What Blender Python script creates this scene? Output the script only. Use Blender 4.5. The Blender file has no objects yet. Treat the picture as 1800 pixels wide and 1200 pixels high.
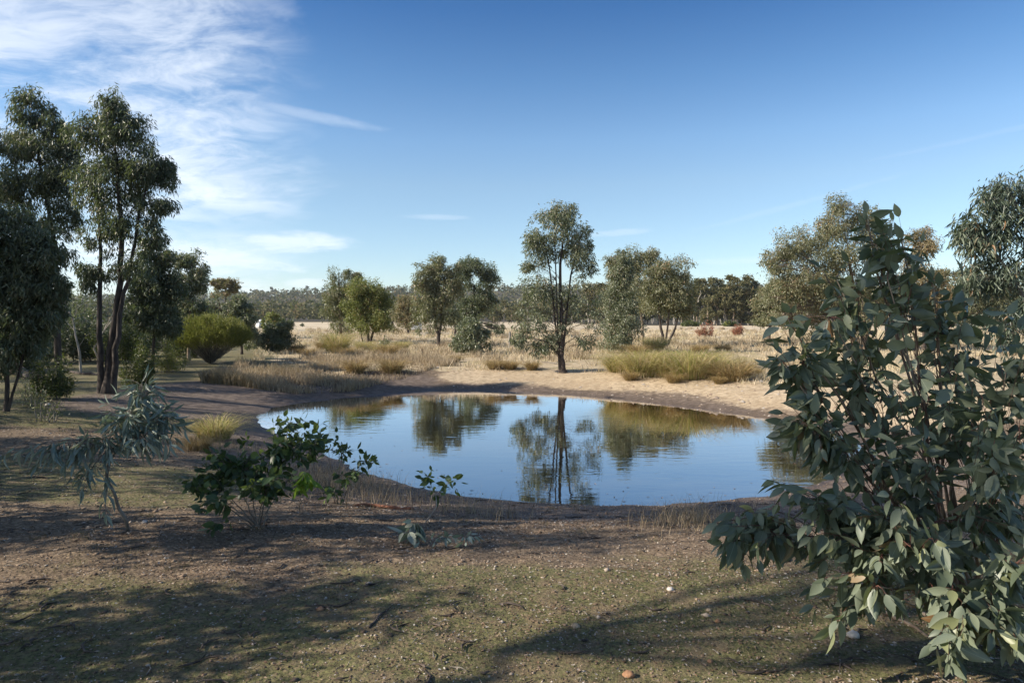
import bpy, math, random
import numpy as np
from mathutils import Vector, Matrix
R = math.radians
rng = np.random.default_rng(11)
random.seed(5)
S = bpy.context.scene
COL = S.collection

# ------------------------------------------------------------------ camera
CAMZ = 1.65
PITCH = math.atan(40 / 1200)
cd = bpy.data.cameras.new('camera'); cam = bpy.data.objects.new('camera', cd); COL.objects.link(cam)
cam.location = (0, 0, CAMZ); cam.rotation_euler = (R(90) - PITCH, 0, 0)
cd.lens = 24; cd.sensor_width = 36; cd.clip_start = 0.05; cd.clip_end = 9000
S.camera = cam

# ------------------------------------------------------------------ light
SUN_EL, SUN_AZ = 31.0, 257.0        # azimuth clockwise from +Y (the view direction)
sd = Vector((math.sin(R(SUN_AZ)) * math.cos(R(SUN_EL)), math.cos(R(SUN_AZ)) * math.cos(R(SUN_EL)), math.sin(R(SUN_EL))))
sl = bpy.data.lights.new('sun', 'SUN'); sl.energy = 5.0; sl.angle = R(0.55); sl.color = (1, .90, .76)
so = bpy.data.objects.new('sun', sl); COL.objects.link(so); so.rotation_euler = sd.to_track_quat('Z', 'Y').to_euler()
so.location = (0, 0, 60)
W = bpy.data.worlds.new('World'); S.world = W; W.use_nodes = True
S.view_settings.view_transform = 'Standard'; S.view_settings.look = 'None'
S.view_settings.exposure = 0.75; S.view_settings.gamma = 1.0; S.view_settings.use_curve_mapping = False
S.cycles.max_bounces = 8; S.cycles.transparent_max_bounces = 16
S.cycles.diffuse_bounces = 3; S.cycles.glossy_bounces = 3; S.cycles.volume_bounces = 0
SKY_STRENGTH = 0.105

class NT:
    """small helper to wire node trees"""
    def __init__(s, tree): s.t = tree; s.n = tree.nodes; s.l = tree.links
    def new(s, typ, **kw):
        n = s.n.new(typ)
        for k, v in kw.items(): setattr(n, k, v)
        return n
    def put(s, sock, v):
        if v is None: return
        if isinstance(v, bpy.types.NodeSocket): s.l.new(v, sock)
        elif isinstance(v, (tuple, list)) and len(v) == 3 and sock.type == 'RGBA': sock.default_value = (*v, 1)
        else: sock.default_value = v
    def math(s, op, a, b=None, c=None, clamp=False):
        n = s.new('ShaderNodeMath', operation=op); n.use_clamp = clamp
        s.put(n.inputs[0], a); s.put(n.inputs[1], b); s.put(n.inputs[2], c); return n.outputs[0]
    def mix(s, f, a, b, mode='MIX'):
        n = s.new('ShaderNodeMix', data_type='RGBA', blend_type=mode)
        s.put(n.inputs[0], f); s.put(n.inputs[6], a); s.put(n.inputs[7], b); return n.outputs[2]
    def mapr(s, v, a, b, c=0.0, d=1.0, smooth=True):
        n = s.new('ShaderNodeMapRange'); n.interpolation_type = 'SMOOTHSTEP' if smooth else 'LINEAR'
        s.put(n.inputs[0], v)
        for i, q in enumerate((a, b, c, d)): s.put(n.inputs[i + 1], q)
        return n.outputs[0]
    def noise(s, vec, scale, detail=4, rough=.5, dist=0, typ='FBM'):
        n = s.new('ShaderNodeTexNoise'); n.inputs['Scale'].default_value = scale; n.inputs['Detail'].default_value = detail
        n.inputs['Roughness'].default_value = rough; n.inputs['Distortion'].default_value = dist
        if vec is not None: s.l.new(vec, n.inputs['Vector'])
        return n.outputs['Fac']
    def attr(s, name): return s.new('ShaderNodeAttribute', attribute_name=name).outputs['Fac']

# sky: Nishita plus cirrus drawn over it by direction
w = NT(W.node_tree); w.n.clear()
sky = w.new('ShaderNodeTexSky', sky_type='NISHITA'); sky.sun_disc = False
sky.sun_elevation = R(SUN_EL); sky.sun_rotation = R(SUN_AZ)
sky.altitude = 300; sky.air_density = 1.0; sky.dust_density = 0.0; sky.ozone_density = 5.0
tc = w.new('ShaderNodeTexCoord'); sx = w.new('ShaderNodeSeparateXYZ'); w.l.new(tc.outputs['Generated'], sx.inputs[0])
X_, Y_, Z_ = sx.outputs
az = w.math('ARCTAN2', X_, Y_)                      # 0 ahead, negative to the left
el = w.math('ARCSINE', Z_)
zc = w.math('ADD', w.math('MAXIMUM', Z_, 0.0), 0.20)
cv = w.new('ShaderNodeCombineXYZ')
w.put(cv.inputs[0], w.math('DIVIDE', X_, zc)); w.put(cv.inputs[1], w.math('DIVIDE', Y_, zc))
mp = w.new('ShaderNodeMapping'); w.l.new(cv.outputs[0], mp.inputs[0])
mp.inputs['Rotation'].default_value = (0, 0, R(38)); mp.inputs['Scale'].default_value = (1.35, 1.9, 1)
warp = w.new('ShaderNodeTexNoise'); warp.inputs['Scale'].default_value = 1.1; warp.inputs['Detail'].default_value = 3
w.l.new(mp.outputs[0], warp.inputs['Vector'])
wv = w.new('ShaderNodeVectorMath', operation='MULTIPLY_ADD')
w.l.new(warp.outputs['Color'], wv.inputs[0]); wv.inputs[1].default_value = (1.1, 1.1, 1.1); w.l.new(mp.outputs[0], wv.inputs[2])
fib = w.noise(wv.outputs[0], 2.6, 12, .66)
big = w.noise(mp.outputs[0], .55, 5, .55)
edge = w.noise(wv.outputs[0], .9, 6, .6)
azn = w.math('ADD', az, w.math('MULTIPLY', w.math('SUBTRACT', edge, .5), .42))
side = w.mapr(azn, -.25, -.44)                      # the cloud sheet begins left of the view's middle
sheet = w.math('MULTIPLY', side, w.mapr(w.math('ADD', w.math('MULTIPLY', fib, .55), w.math('MULTIPLY', big, .45)), .40, .62))
gap = w.mapr(w.math('ABSOLUTE', w.math('SUBTRACT', w.math('ADD', el, w.math('MULTIPLY', edge, .08)), .165)), .0, .035, .25, 1)
sheet = w.math('MULTIPLY', sheet, gap)
def blob(a0, e0, ra, re, tilt, amount):
    da = w.math('SUBTRACT', az, a0); de = w.math('SUBTRACT', w.math('SUBTRACT', el, e0), w.math('MULTIPLY', da, tilt))
    q = w.math('ADD', w.math('POWER', w.math('ABSOLUTE', w.math('DIVIDE', da, ra)), 2.0), w.math('POWER', w.math('ABSOLUTE', w.math('DIVIDE', de, re)), 2.0))
    q = w.math('ADD', q, w.math('MULTIPLY', w.math('SUBTRACT', fib, .5), 2.6))
    return w.math('MULTIPLY', w.mapr(q, 1.0, -.1), amount)
blobs = [blob(-.30, .277, .125, .010, -.12, .34), blob(-.315, .105, .10, .020, .05, .75), blob(-.44, .083, .18, .03, 0, .8), blob(-.32, .152, .03, .012, -.1, .3), blob(-.29, .048, .035, .009, 0, .55),
         blob(.15, .123, .06, .006, .05, .22), blob(.38, .150, .16, .005, .22, .08), blob(.32, .080, .07, .007, 0, .22), blob(-.11, .146, .06, .005, 0, .22), blob(-.36, .42, .07, .045, -.3, .42), blob(.60, .215, .12, .004, .12, .07)]
cl = sheet
for b in blobs: cl = w.math('MAXIMUM', cl, b)
cl = w.math('MULTIPLY', cl, w.mapr(el, .0, .05))
cl = w.math('MULTIPLY', cl, .80, clamp=True)
bg = w.new('ShaderNodeBackground'); wo = w.new('ShaderNodeOutputWorld')
ccol = w.mix(w.mapr(el, .10, .5), (6.6, 7.0, 7.6), (4.3, 4.9, 5.8))
# deeper blue away from the horizon, all the way round and overhead
gr = w.new('ShaderNodeValToRGB'); ge = gr.color_ramp.elements; ge[0].position = 0; ge[0].color = (1.0, .96, .93, 1); ge[1].position = 1; ge[1].color = (.25, .50, .70, 1)
for p_, c_ in ((.05, (1.05, .99, .93)), (.19, (1.16, 1.06, .93)), (.25, (1.03, 1.04, .98)), (.33, (.70, .86, .91)), (.42, (.38, .63, .80)), (.60, (.28, .54, .74))): q_ = ge.new(p_); q_.color = (*[min(1, v) for v in c_], 1); q_.color = (*c_, 1)
w.l.new(el, gr.inputs[0])
w.put(bg.inputs[0], w.mix(cl, w.mix(1.0, sky.outputs[0], gr.outputs[0], 'MULTIPLY'), ccol)); bg.inputs[1].default_value = SKY_STRENGTH
w.l.new(bg.outputs[0], wo.inputs[0])

# ------------------------------------------------------------------ numpy helpers
def vnoise(x, y, seed=0):
    xi = np.floor(x).astype(np.int64); yi = np.floor(y).astype(np.int64); fx = x - xi; fy = y - yi
    def hsh(a, b):
        n = (a * 374761393 + b * 668265263 + seed * 1442695041) & 0xffffffff
        n = ((n ^ (n >> 13)) * 1274126177) & 0xffffffff
        return ((n ^ (n >> 16)) & 0xffff) / 65535.0
    u = fx * fx * (3 - 2 * fx); v = fy * fy * (3 - 2 * fy)
    return (hsh(xi, yi) * (1 - u) + hsh(xi + 1, yi) * u) * (1 - v) + (hsh(xi, yi + 1) * (1 - u) + hsh(xi + 1, yi + 1) * u) * v
def fbm(x, y, sc, oct=4, seed=0, gain=.5):
    x = np.asarray(x, float); y = np.asarray(y, float); r = 0; a = 1; t = 0
    for i in range(oct):
        r = r + a * vnoise(x * sc + 17.3 * i, y * sc - 9.1 * i, seed + i); t += a; a *= gain; sc *= 2.03
    return r / t - .5
def sstep(v, a, b):
    t = np.clip((v - a) / (b - a), 0, 1); return t * t * (3 - 2 * t)
def unit(v): return v / np.maximum(np.linalg.norm(v, axis=-1, keepdims=True), 1e-9)

cp, sp_ = math.cos(PITCH), math.sin(PITCH)
def ray(px, py):
    u = (px - 900) / 1200; v = (600 - py) / 1200
    return np.array([u, cp + sp_ * v, -sp_ + cp * v])
def at(px, py, Y):
    """the world point seen at that place of the photograph when it stands Y metres ahead"""
    d = ray(px, py); return np.array([0, 0, CAMZ]) + d * (Y / d[1])

WATER = -0.75
shore_px = [(452, 734), (472, 722), (500, 713), (560, 703), (640, 695), (740, 687), (850, 686), (950, 690), (1060, 698), (1170, 710), (1270, 724), (1370, 740), (1450, 757),
            (1510, 785), (1500, 818), (1440, 848), (1350, 868), (1250, 880), (1100, 885), (1000, 884), (900, 880), (828, 873), (773, 864), (719, 853), (654, 833), (593, 806), (539, 781), (481, 756)]
poly = []
for px, py in shore_px:
    d = ray(px, py); t = (WATER - CAMZ) / d[2]; poly.append((d[0] * t, d[1] * t))
poly = np.array(poly)
def catmull(P, k=4):
    n = len(P); out = []
    for i in range(n):
        a, b, c, d = P[i - 1], P[i], P[(i + 1) % n], P[(i + 2) % n]
        for j in range(k):
            t = j / k
            out.append(.5 * ((2 * b) + (-a + c) * t + (2 * a - 5 * b + 4 * c - d) * t * t + (-a + 3 * b - 3 * c + d) * t ** 3))
    return np.array(out)
poly = catmull(poly, 3)
def sdf(x, y):
    x = np.asarray(x, float); y = np.asarray(y, float); sh = x.shape; x = x.ravel(); y = y.ravel()
    dm = np.full(x.shape, 1e9); ins = np.zeros(x.shape, bool); n = len(poly)
    for i in range(n):
        ax, ay = poly[i]; bx, by = poly[(i + 1) % n]; ex, ey = bx - ax, by - ay
        t = np.clip(((x - ax) * ex + (y - ay) * ey) / (ex * ex + ey * ey), 0, 1)
        dm = np.minimum(dm, (x - ax - t * ex) ** 2 + (y - ay - t * ey) ** 2)
        c = ((ay > y) != (by > y))
        with np.errstate(divide='ignore', invalid='ignore'):
            ins ^= c & (x < (bx - ax) * (y - ay) / (by - ay + 1e-12) + ax)
    d = np.sqrt(dm); return np.where(ins, -d, d).reshape(sh)
def height(x, y, fine=True):
    x = np.asarray(x, float); y = np.asarray(y, float)
    s = sdf(x, y)
    far = sstep(y, 13, 23)
    base = -0.24 * far + .22 * sstep(y, 27, 75)
    base = base + .10 * fbm(x, y, .11, 3, 4) * sstep(s, 1, 6)
    L = 2.7 - 1.0 * far + 1.0 * sstep(-x, 5, 8) * sstep(y, 9, 13)
    so_ = np.maximum(s + .35 * fbm(x, y, .5, 3, 9) * sstep(s, .2, 2), 0)
    f = 1 - np.exp(-(so_ / L) ** 1.2)
    z = np.where(s > 0, WATER + (base - WATER) * f, WATER + np.maximum(s * .22, -.7))
    z = z + far * .06 * np.exp(-((s - 3.4) / .7) ** 2) * (.6 + 2 * fbm(x, y, .8, 2, 31))      # the little lip where the turf ends
    z = z + (.045 * fbm(x, y, 1.1, 3, 92) + .03 * fbm(x, y, 3.2, 2, 93)) * sstep(s, -1.5, -.3) * (1 - sstep(s, 1.5, 4))
    # hills beyond the field
    ridge = 40 + 10 * np.sin(x / 330. + 1.0) + 7 * fbm(x, y, 1 / 260., 3, 2)
    z = z + ridge * sstep(y + .0 * x, 470, 1150)
    if fine:
        near = 1 - sstep(np.hypot(x, y), 14, 30)
        z = z + (.05 * fbm(x, y, 1.1, 3, 21) + .030 * fbm(x, y, 5, 3, 22)) * near * sstep(s, -.2, .8)
        z = z + .02 * fbm(x, y, 2.5, 3, 27) * (1 - near) * (1 - sstep(y, 50, 90)) * sstep(s, 0, .8)
    return z
def hz(x, y): return float(height(np.array([x]), np.array([y]))[0])
def G(px, py):
    """where the ray through that place of the photograph meets the ground"""
    d = ray(px, py); t = np.concatenate([np.linspace(1.5, 40, 900), np.geomspace(40, 900, 500)[1:]])
    P = d[None] * t[:, None]; P[:, 2] += CAMZ
    k = np.nonzero(P[:, 2] < height(P[:, 0], P[:, 1]))[0]
    i = k[0] if len(k) else len(t) - 1
    return P[i]

# ------------------------------------------------------------------ mesh helpers
def mesh_from(name, verts, faces, mat=None, tint=None, smooth=False, attrs=None):
    """verts (n,3); faces (m,k) of one polygon size, or a list of such arrays"""
    if not isinstance(faces, list): faces = [faces]
    faces = [np.asarray(f, np.int32) for f in faces if len(f)]
    me = bpy.data.meshes.new(name)
    me.vertices.add(len(verts)); me.vertices.foreach_set('co', np.asarray(verts, np.float32).ravel())
    loops = np.concatenate([f.ravel() for f in faces]); tot = np.concatenate([np.full(len(f), f.shape[1], np.int32) for f in faces])
    me.loops.add(len(loops)); me.loops.foreach_set('vertex_index', loops)
    me.polygons.add(len(tot)); st = np.concatenate([[0], np.cumsum(tot)[:-1]]).astype(np.int32)
    me.polygons.foreach_set('loop_start', st); me.polygons.foreach_set('loop_total', tot)
    if smooth: me.polygons.foreach_set('use_smooth', np.ones(len(tot), bool))
    me.update(calc_edges=True)
    if tint is not None:
        a = me.attributes.new('tint', 'FLOAT', 'FACE'); a.data.foreach_set('value', np.asarray(tint, np.float32))
    for k, v in (attrs or {}).items():
        a = me.attributes.new(k, 'FLOAT', 'POINT'); a.data.foreach_set('value', np.asarray(v, np.float32))
    if mat: me.materials.append(mat)
    return me
def link(name, data, parent=None, loc=(0, 0, 0), **props):
    o = bpy.data.objects.new(name, data); COL.objects.link(o); o.location = loc
    if parent: o.parent = parent
    for k, v in props.items(): o[k] = v
    return o
def thing(name, label, cat, loc, group=None):
    o = link(name, None, None, tuple(float(c) for c in loc), label=label, category=cat); o.empty_display_size = .1
    if group: o['group'] = group
    return o
def copy_tree(o, loc, rz=0, scale=1, label=None):
    r = o.copy(); COL.objects.link(r); r.location = loc; r.rotation_euler = (0, 0, rz); r.scale = (scale,) * 3 if not isinstance(scale, tuple) else scale
    if label: r['label'] = label
    for ch in list(o.children):
        c = ch.copy(); COL.objects.link(c); c.parent = r
    return r

class Tubes:
    def __init__(s): s.v = []; s.f = []; s.n = 0
    def add(s, pts, rad, sides=5):
        pts = np.asarray(pts, float); rad = np.broadcast_to(np.asarray(rad, float), (len(pts),)); m = len(pts)
        t = np.gradient(pts, axis=0); t = unit(t)
        ref = np.array([0, 0, 1.]) if abs(t[0][2]) < .9 else np.array([1., 0, 0])
        u = unit(np.cross(t, ref)); v = np.cross(t, u)
        a = np.arange(sides) * 2 * math.pi / sides
        ring = pts[:, None] + rad[:, None, None] * (u[:, None] * np.cos(a)[None, :, None] + v[:, None] * np.sin(a)[None, :, None])
        s.v.append(ring.reshape(-1, 3))
        i = np.arange(m - 1)[:, None] * sides; j = np.arange(sides)[None]; jn = (j + 1) % sides
        s.f.append((np.stack([i + j, i + jn, i + sides + jn, i + sides + j], -1).reshape(-1, 4)) + s.n)
        s.n += m * sides
    def build(s, name, mat, parent=None, loc=(0, 0, 0), **p):
        if not s.v: return None
        V = np.concatenate(s.v) - np.asarray(loc if parent is None else parent.location)
        return link(name, mesh_from(name, V, np.concatenate(s.f), mat, smooth=True), parent, loc if parent is None else (0, 0, 0), **p)

def bez(a, b, bend, n=6, jit=.025):
    """a curved path from a to b, leaving a along bend"""
    a = np.asarray(a, float); b = np.asarray(b, float); c = a + bend; t = np.linspace(0, 1, n)[:, None]
    P = (1 - t) ** 2 * a + 2 * t * (1 - t) * c + t * t * b
    L = np.linalg.norm(b - a); P[1:-1] += rng.normal(0, jit * L, (n - 2, 3)); return P

LO = (np.array([(0, 0, 0), (.42, .5, .05), (1, 0, -.10), (.42, -.5, .05)]), np.array([(0, 2, 1), (0, 3, 2)]))
def hi_leaf(curl=.18, fold=.12, prof=(.03, .30, .48, .47, .30, .12, 0), ts=(0, .12, .32, .52, .74, .9, 1), side=0.0):
    V = []
    for t, wd in zip(ts, prof):
        z = -curl * t * t
        yo = side * t * t
        V += [(t, yo + wd, z + fold * wd), (t, yo, z), (t, yo - wd, z + fold * wd)]
    F = []
    for i in range(len(ts) - 1):
        a = 3 * i; b = a + 3
        F += [(a, b, b + 1, a + 1), (a + 1, b + 1, b + 2, a + 2)]
    return np.array(V), np.array(F)
MID = hi_leaf(prof=(.02, .45, .40, 0), ts=(0, .3, .65, 1))
def leaves(P, D, N, L, Wd, tpl=LO):
    """leaf blades at P pointing along D, N roughly up their face, length L, width Wd"""
    n = len(P); D = unit(D); B = unit(np.cross(N, D)); N = np.cross(D, B); tv, tf = tpl
    L = np.broadcast_to(L, (n,)); Wd = np.broadcast_to(Wd, (n,))
    V = P[:, None] + L[:, None, None] * (tv[None, :, 0:1] * D[:, None] + tv[None, :, 2:3] * N[:, None]) + (Wd[:, None, None] * tv[None, :, 1:2]) * B[:, None]
    F = tf[None] + (np.arange(n) * len(tv))[:, None, None]
    return V.reshape(-1, 3), F.reshape(-1, tf.shape[1]), len(tf)

# ------------------------------------------------------------------ materials
def new_mat(name):
    m = bpy.data.materials.new(name); m.use_nodes = True; t = NT(m.node_tree); t.n.clear()
    out = t.new('ShaderNodeOutputMaterial'); return m, t, out
def leaf_mat(name, c1, c2, c3, rough=.45, trans=.35, own=False, accent=.93, vein=False, spec=.45):
    m, t, out = new_mat(name)
    f = t.new('ShaderNodeObjectInfo').outputs['Random'] if own else t.attr('tint')
    if own:
        n1 = t.noise(t.new('ShaderNodeTexCoord').outputs['Object'], 3.0, 3)
        f = t.math('FRACT', t.math('MULTIPLY', f, 7.31))
    r = t.new('ShaderNodeValToRGB'); e = r.color_ramp.elements
    e[0].position = 0; e[0].color = (*c1, 1); e[1].position = accent - .12; e[1].color = (*c2, 1)
    q = e.new(min(accent + .03, 1)); q.color = (*c3, 1); t.l.new(f, r.inputs[0]); c = r.outputs[0]
    if own:
        tcn = t.new('ShaderNodeTexCoord').outputs['Object']
        sp = t.mapr(t.noise(tcn, 34, 2), .68, .74)
        c = t.mix(t.math('MULTIPLY', sp, .35), c, (.16, .11, .06))
        sxx = t.new('ShaderNodeSeparateXYZ'); t.l.new(tcn, sxx.inputs[0])
        rib = t.mapr(t.math('ABSOLUTE', sxx.outputs[1]), .0, .02, .5, 0)
        c = t.mix(rib, c, tuple(min(1, k * 2.0 + .03) for k in c2))
    p = t.new('ShaderNodeBsdfPrincipled'); t.put(p.inputs['Base Color'], c); p.inputs['Roughness'].default_value = rough
    p.inputs['Specular IOR Level'].default_value = spec
    tr = t.new('ShaderNodeBsdfTranslucent'); t.put(tr.inputs[0], t.mix(.6, c, (.16, .22, .03)))
    mx = t.new('ShaderNodeMixShader'); mx.inputs[0].default_value = trans
    t.l.new(p.outputs[0], mx.inputs[1]); t.l.new(tr.outputs[0], mx.inputs[2]); t.l.new(mx.outputs[0], out.inputs[0])
    return m
def bark_mat(name, c1, c2, scale=14, rough=.85):
    m, t, out = new_mat(name); tcn = t.new('ShaderNodeTexCoord').outputs['Object']
    mpn = t.new('ShaderNodeMapping'); t.l.new(tcn, mpn.inputs[0]); mpn.inputs['Scale'].default_value = (1, 1, .22)
    n = t.noise(mpn.outputs[0], scale, 6, .65); n2 = t.noise(tcn, 1.3, 3)
    c = t.mix(t.mapr(n, .38, .62), c1, c2); c = t.mix(t.mapr(n2, .45, .7, 0, .5), c, tuple(k * .5 for k in c1))
    p = t.new('ShaderNodeBsdfPrincipled'); t.put(p.inputs['Base Color'], c); p.inputs['Roughness'].default_value = rough
    b = t.new('ShaderNodeBump'); b.inputs['Strength'].default_value = .6; b.inputs['Distance'].default_value = .02
    t.l.new(n, b.inputs['Height']); t.l.new(b.outputs[0], p.inputs['Normal']); t.l.new(p.outputs[0], out.inputs[0]); return m
def plain_mat(name, col, rough=.7, nscale=6, var=.35, bump=.2, metal=0):
    m, t, out = new_mat(name); tcn = t.new('ShaderNodeTexCoord').outputs['Object']
    n = t.noise(tcn, nscale, 5, .6)
    c = t.mix(t.mapr(n, .3, .7), tuple(k * (1 - var) for k in col), tuple(min(1, k * (1 + var)) for k in col))
    p = t.new('ShaderNodeBsdfPrincipled'); t.put(p.inputs['Base Color'], c); p.inputs['Roughness'].default_value = rough; p.inputs['Metallic'].default_value = metal
    b = t.new('ShaderNodeBump'); b.inputs['Strength'].default_value = bump; b.inputs['Distance'].default_value = .01
    t.l.new(n, b.inputs['Height']); t.l.new(b.outputs[0], p.inputs['Normal']); t.l.new(p.outputs[0], out.inputs[0]); return m
def blade_mat(name, cols, rough=.65, trans=.3):
    m, t, out = new_mat(name); r = t.new('ShaderNodeValToRGB'); e = r.color_ramp.elements
    e[0].position = 0; e[0].color = (*cols[0], 1); e[1].position = 1; e[1].color = (*cols[-1], 1)
    for i, c in enumerate(cols[1:-1]): q = e.new((i + 1) / (len(cols) - 1)); q.color = (*c, 1)
    t.l.new(t.attr('tint'), r.inputs[0]); c = r.outputs[0]
    p = t.new('ShaderNodeBsdfPrincipled'); t.put(p.inputs['Base Color'], c); p.inputs['Roughness'].default_value = rough
    p.inputs['Specular IOR Level'].default_value = .25
    tr = t.new('ShaderNodeBsdfTranslucent'); t.put(tr.inputs[0], c)
    mx = t.new('ShaderNodeMixShader'); mx.inputs[0].default_value = trans
    t.l.new(p.outputs[0], mx.inputs[1]); t.l.new(tr.outputs[0], mx.inputs[2]); t.l.new(mx.outputs[0], out.inputs[0]); return m

M = {}
M['gum'] = leaf_mat('gum leaves olive', (.105, .112, .056), (.270, .262, .150), (.36, .22, .13), rough=.38, spec=.6)
M['gum_grey'] = leaf_mat('gum leaves grey green', (.095, .115, .070), (.255, .270, .175), (.34, .25, .16), rough=.38, spec=.6)
M['gum_dark'] = leaf_mat('gum leaves deep green', (.055, .072, .042), (.150, .172, .105), (.22, .19, .11), trans=.32, rough=.4, spec=.55)
M['gum_yellow'] = leaf_mat('gum leaves yellow green', (.11, .135, .036), (.27, .28, .09), (.36, .22, .09))
M['gum_bronze'] = leaf_mat('gum leaves bronze', (.14, .12, .062), (.30, .24, .14), (.36, .20, .10))
M['far_leaf'] = leaf_mat('distant foliage', (.055, .058, .030), (.165, .150, .080), (.20, .14, .07), trans=.2, rough=.95, spec=.08)
M['fine_green'] = leaf_mat('fine bright green foliage', (.15, .16, .035), (.30, .29, .075), (.40, .34, .10), trans=.35)
M['under'] = leaf_mat('understorey foliage', (.040, .058, .020), (.095, .11, .035), (.24, .23, .04), trans=.3)
M['red_leaf'] = leaf_mat('reddish shrub foliage', (.26, .085, .05), (.36, .14, .09), (.20, .14, .06), trans=.2)
M['big_leaf'] = leaf_mat('broad blue green leaves', (.065, .088, .052), (.215, .250, .180), (.28, .15, .07), rough=.46, trans=.28, spec=.6, own=True, accent=.96)
M['silver_leaf'] = leaf_mat('silvery narrow leaves', (.13, .175, .145), (.30, .36, .31), (.28, .28, .19), rough=.45, trans=.2, own=True)
M['green_leaf'] = leaf_mat('broad mid green leaves', (.030, .058, .024), (.075, .120, .050), (.15, .21, .05), rough=.40, trans=.3, own=True)
M['green_leaf_j'] = leaf_mat('broad mid green leaves joined', (.030, .058, .024), (.075, .120, .050), (.15, .21, .05), rough=.40, trans=.3)
M['big_leaf_j'] = leaf_mat('broad blue green leaves joined', (.065, .088, .052), (.215, .250, .180), (.24, .26, .13), rough=.46, trans=.28, spec=.6)
M['silver_leaf_j'] = leaf_mat('silvery narrow leaves joined', (.13, .175, .145), (.30, .36, .31), (.28, .28, .19), rough=.45, trans=.2)
M['edge_leaf'] = leaf_mat('drooping dark leaves', (.040, .058, .042), (.10, .13, .095), (.15, .18, .11), rough=.38, trans=.2)
M['lime_leaf'] = leaf_mat('bright lime leaves', (.10, .21, .02), (.20, .34, .04), (.30, .38, .08), rough=.42, trans=.5, own=True)
M['bark_dark'] = bark_mat('dark rough bark', (.025, .018, .015), (.085, .064, .05))
M['bark_tan'] = bark_mat('tan peeling bark', (.16, .11, .075), (.34, .27, .20), 8)
M['bark_pale'] = bark_mat('pale smooth bark', (.26, .23, .19), (.42, .38, .33), 5)
M['twig_red'] = bark_mat('reddish twig', (.075, .028, .022), (.17, .07, .05), 30, .5)
M['twig_grey'] = bark_mat('grey dry twig', (.13, .11, .09), (.27, .24, .20), 20)
M['log'] = bark_mat('rotten log', (.03, .022, .018), (.13, .10, .08), 9)
M['red_bark'] = bark_mat('red brown bark strip', (.10, .035, .018), (.26, .11, .06), 12)
M['post'] = bark_mat('weathered grey post', (.14, .125, .105), (.30, .275, .24), 20)
M['white_metal'] = plain_mat('white painted sheet', (.78, .79, .80), .4, 2, .05, .02)
M['grey_metal'] = plain_mat('grey sheet roof', (.5, .52, .54), .4, 2, .1, .05)
M['dark_glass'] = plain_mat('dark window', (.03, .04, .05), .1, 2, .1, 0)
M['rubber'] = plain_mat('black tyre', (.02, .02, .02), .8)
M['stone_orange'] = plain_mat('orange ironstone', (.30, .16, .085), .85, 18, .4, .6)
M['stone_tan'] = plain_mat('tan stone', (.36, .28, .19), .85, 18, .35, .6)
M['stone_pale'] = plain_mat('pale quartz stone', (.52, .47, .42), .7, 18, .25, .5)
M['straw'] = blade_mat('straw grass', [(.31, .235, .14), (.53, .43, .28), (.67, .57, .41), (.40, .36, .17)])
M['reed'] = blade_mat('brown reed grass', [(.15, .11, .065), (.30, .23, .145), (.48, .39, .27), (.27, .21, .11)])
M['sedge'] = blade_mat('green gold sedge', [(.17, .20, .04), (.38, .38, .10), (.55, .48, .20), (.46, .33, .17), (.64, .54, .34)])
M['sedge_brown'] = blade_mat('golden brown sedge', [(.19, .13, .06), (.33, .23, .10), (.48, .36, .19), (.30, .27, .08)])
M['short'] = blade_mat('short green grass', [(.06, .07, .02), (.11, .12, .04), (.19, .17, .08), (.30, .24, .14)])
M['pebble'] = blade_mat('gravel', [(.085, .060, .044), (.175, .125, .088), (.28, .205, .145), (.44, .39, .33)], .8, 0)
M['litter'] = blade_mat('dead leaf litter', [(.07, .045, .03), (.17, .105, .065), (.27, .20, .15), (.42, .40, .37)], .6, .1)

# ground
gm, t, out = new_mat('ground')
geo = t.new('ShaderNodeNewGeometry').outputs['Position']
n_s = t.noise(geo, 38, 6, .7); n_m = t.noise(geo, 6.5, 5, .6); n_l = t.noise(geo, .9, 4, .55); n_x = t.noise(geo, .16, 4, .6); n_f = t.noise(geo, 120, 3, .6)
vor = t.new('ShaderNodeTexVoronoi'); vor.inputs['Scale'].default_value = 46; t.l.new(geo, vor.inputs['Vector'])
grav = t.mix(t.mapr(n_s, .36, .64), (.090, .064, .040), (.255, .188, .122))
vs = t.new('ShaderNodeSeparateColor'); t.l.new(vor.outputs['Color'], vs.inputs[0])
grav = t.mix(t.mapr(vs.outputs[0], .80, .95, 0, .75), grav, (.34, .25, .17))
grav = t.mix(t.mapr(n_m, .45, .7, 0, .5), grav, (.075, .055, .042))
moss = t.mix(t.mapr(n_s, .34, .62), (.052, .052, .020), (.175, .166, .068))
moss = t.mix(t.mapr(n_m, .44, .66, 0, .75), moss, t.mix(n_s, (.12, .082, .048), (.28, .205, .13)))
moss = t.mix(t.mapr(vs.outputs[1], .78, .95, 0, .7), moss, (.22, .17, .10))
moss = t.mix(t.mapr(n_f, .60, .72, 0, .5), moss, (.30, .27, .17))
sand = t.mix(t.mapr(n_m, .3, .7), (.34, .26, .165), (.57, .455, .31))
sand = t.mix(t.mapr(n_l, .45, .65, 0, .5), sand, (.36, .27, .17))
sand = t.mix(t.mapr(n_s, .5, .68, 0, .45), sand, (.20, .14, .09))
straw = t.mix(t.mapr(n_m, .3, .7), (.30, .225, .13), (.56, .46, .31))
straw = t.mix(t.mapr(n_l, .50, .68, 0, .55), straw, (.22, .21, .085))
far_c = t.mix(t.mapr(n_x, .38, .62), (.43, .345, .225), (.61, .51, .37))
far_c = t.mix(t.mapr(n_l, .5, .7, 0, .4), far_c, (.38, .32, .22))
mud = t.mix(t.mapr(n_m, .35, .65), (.105, .08, .064), (.20, .155, .122))
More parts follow.
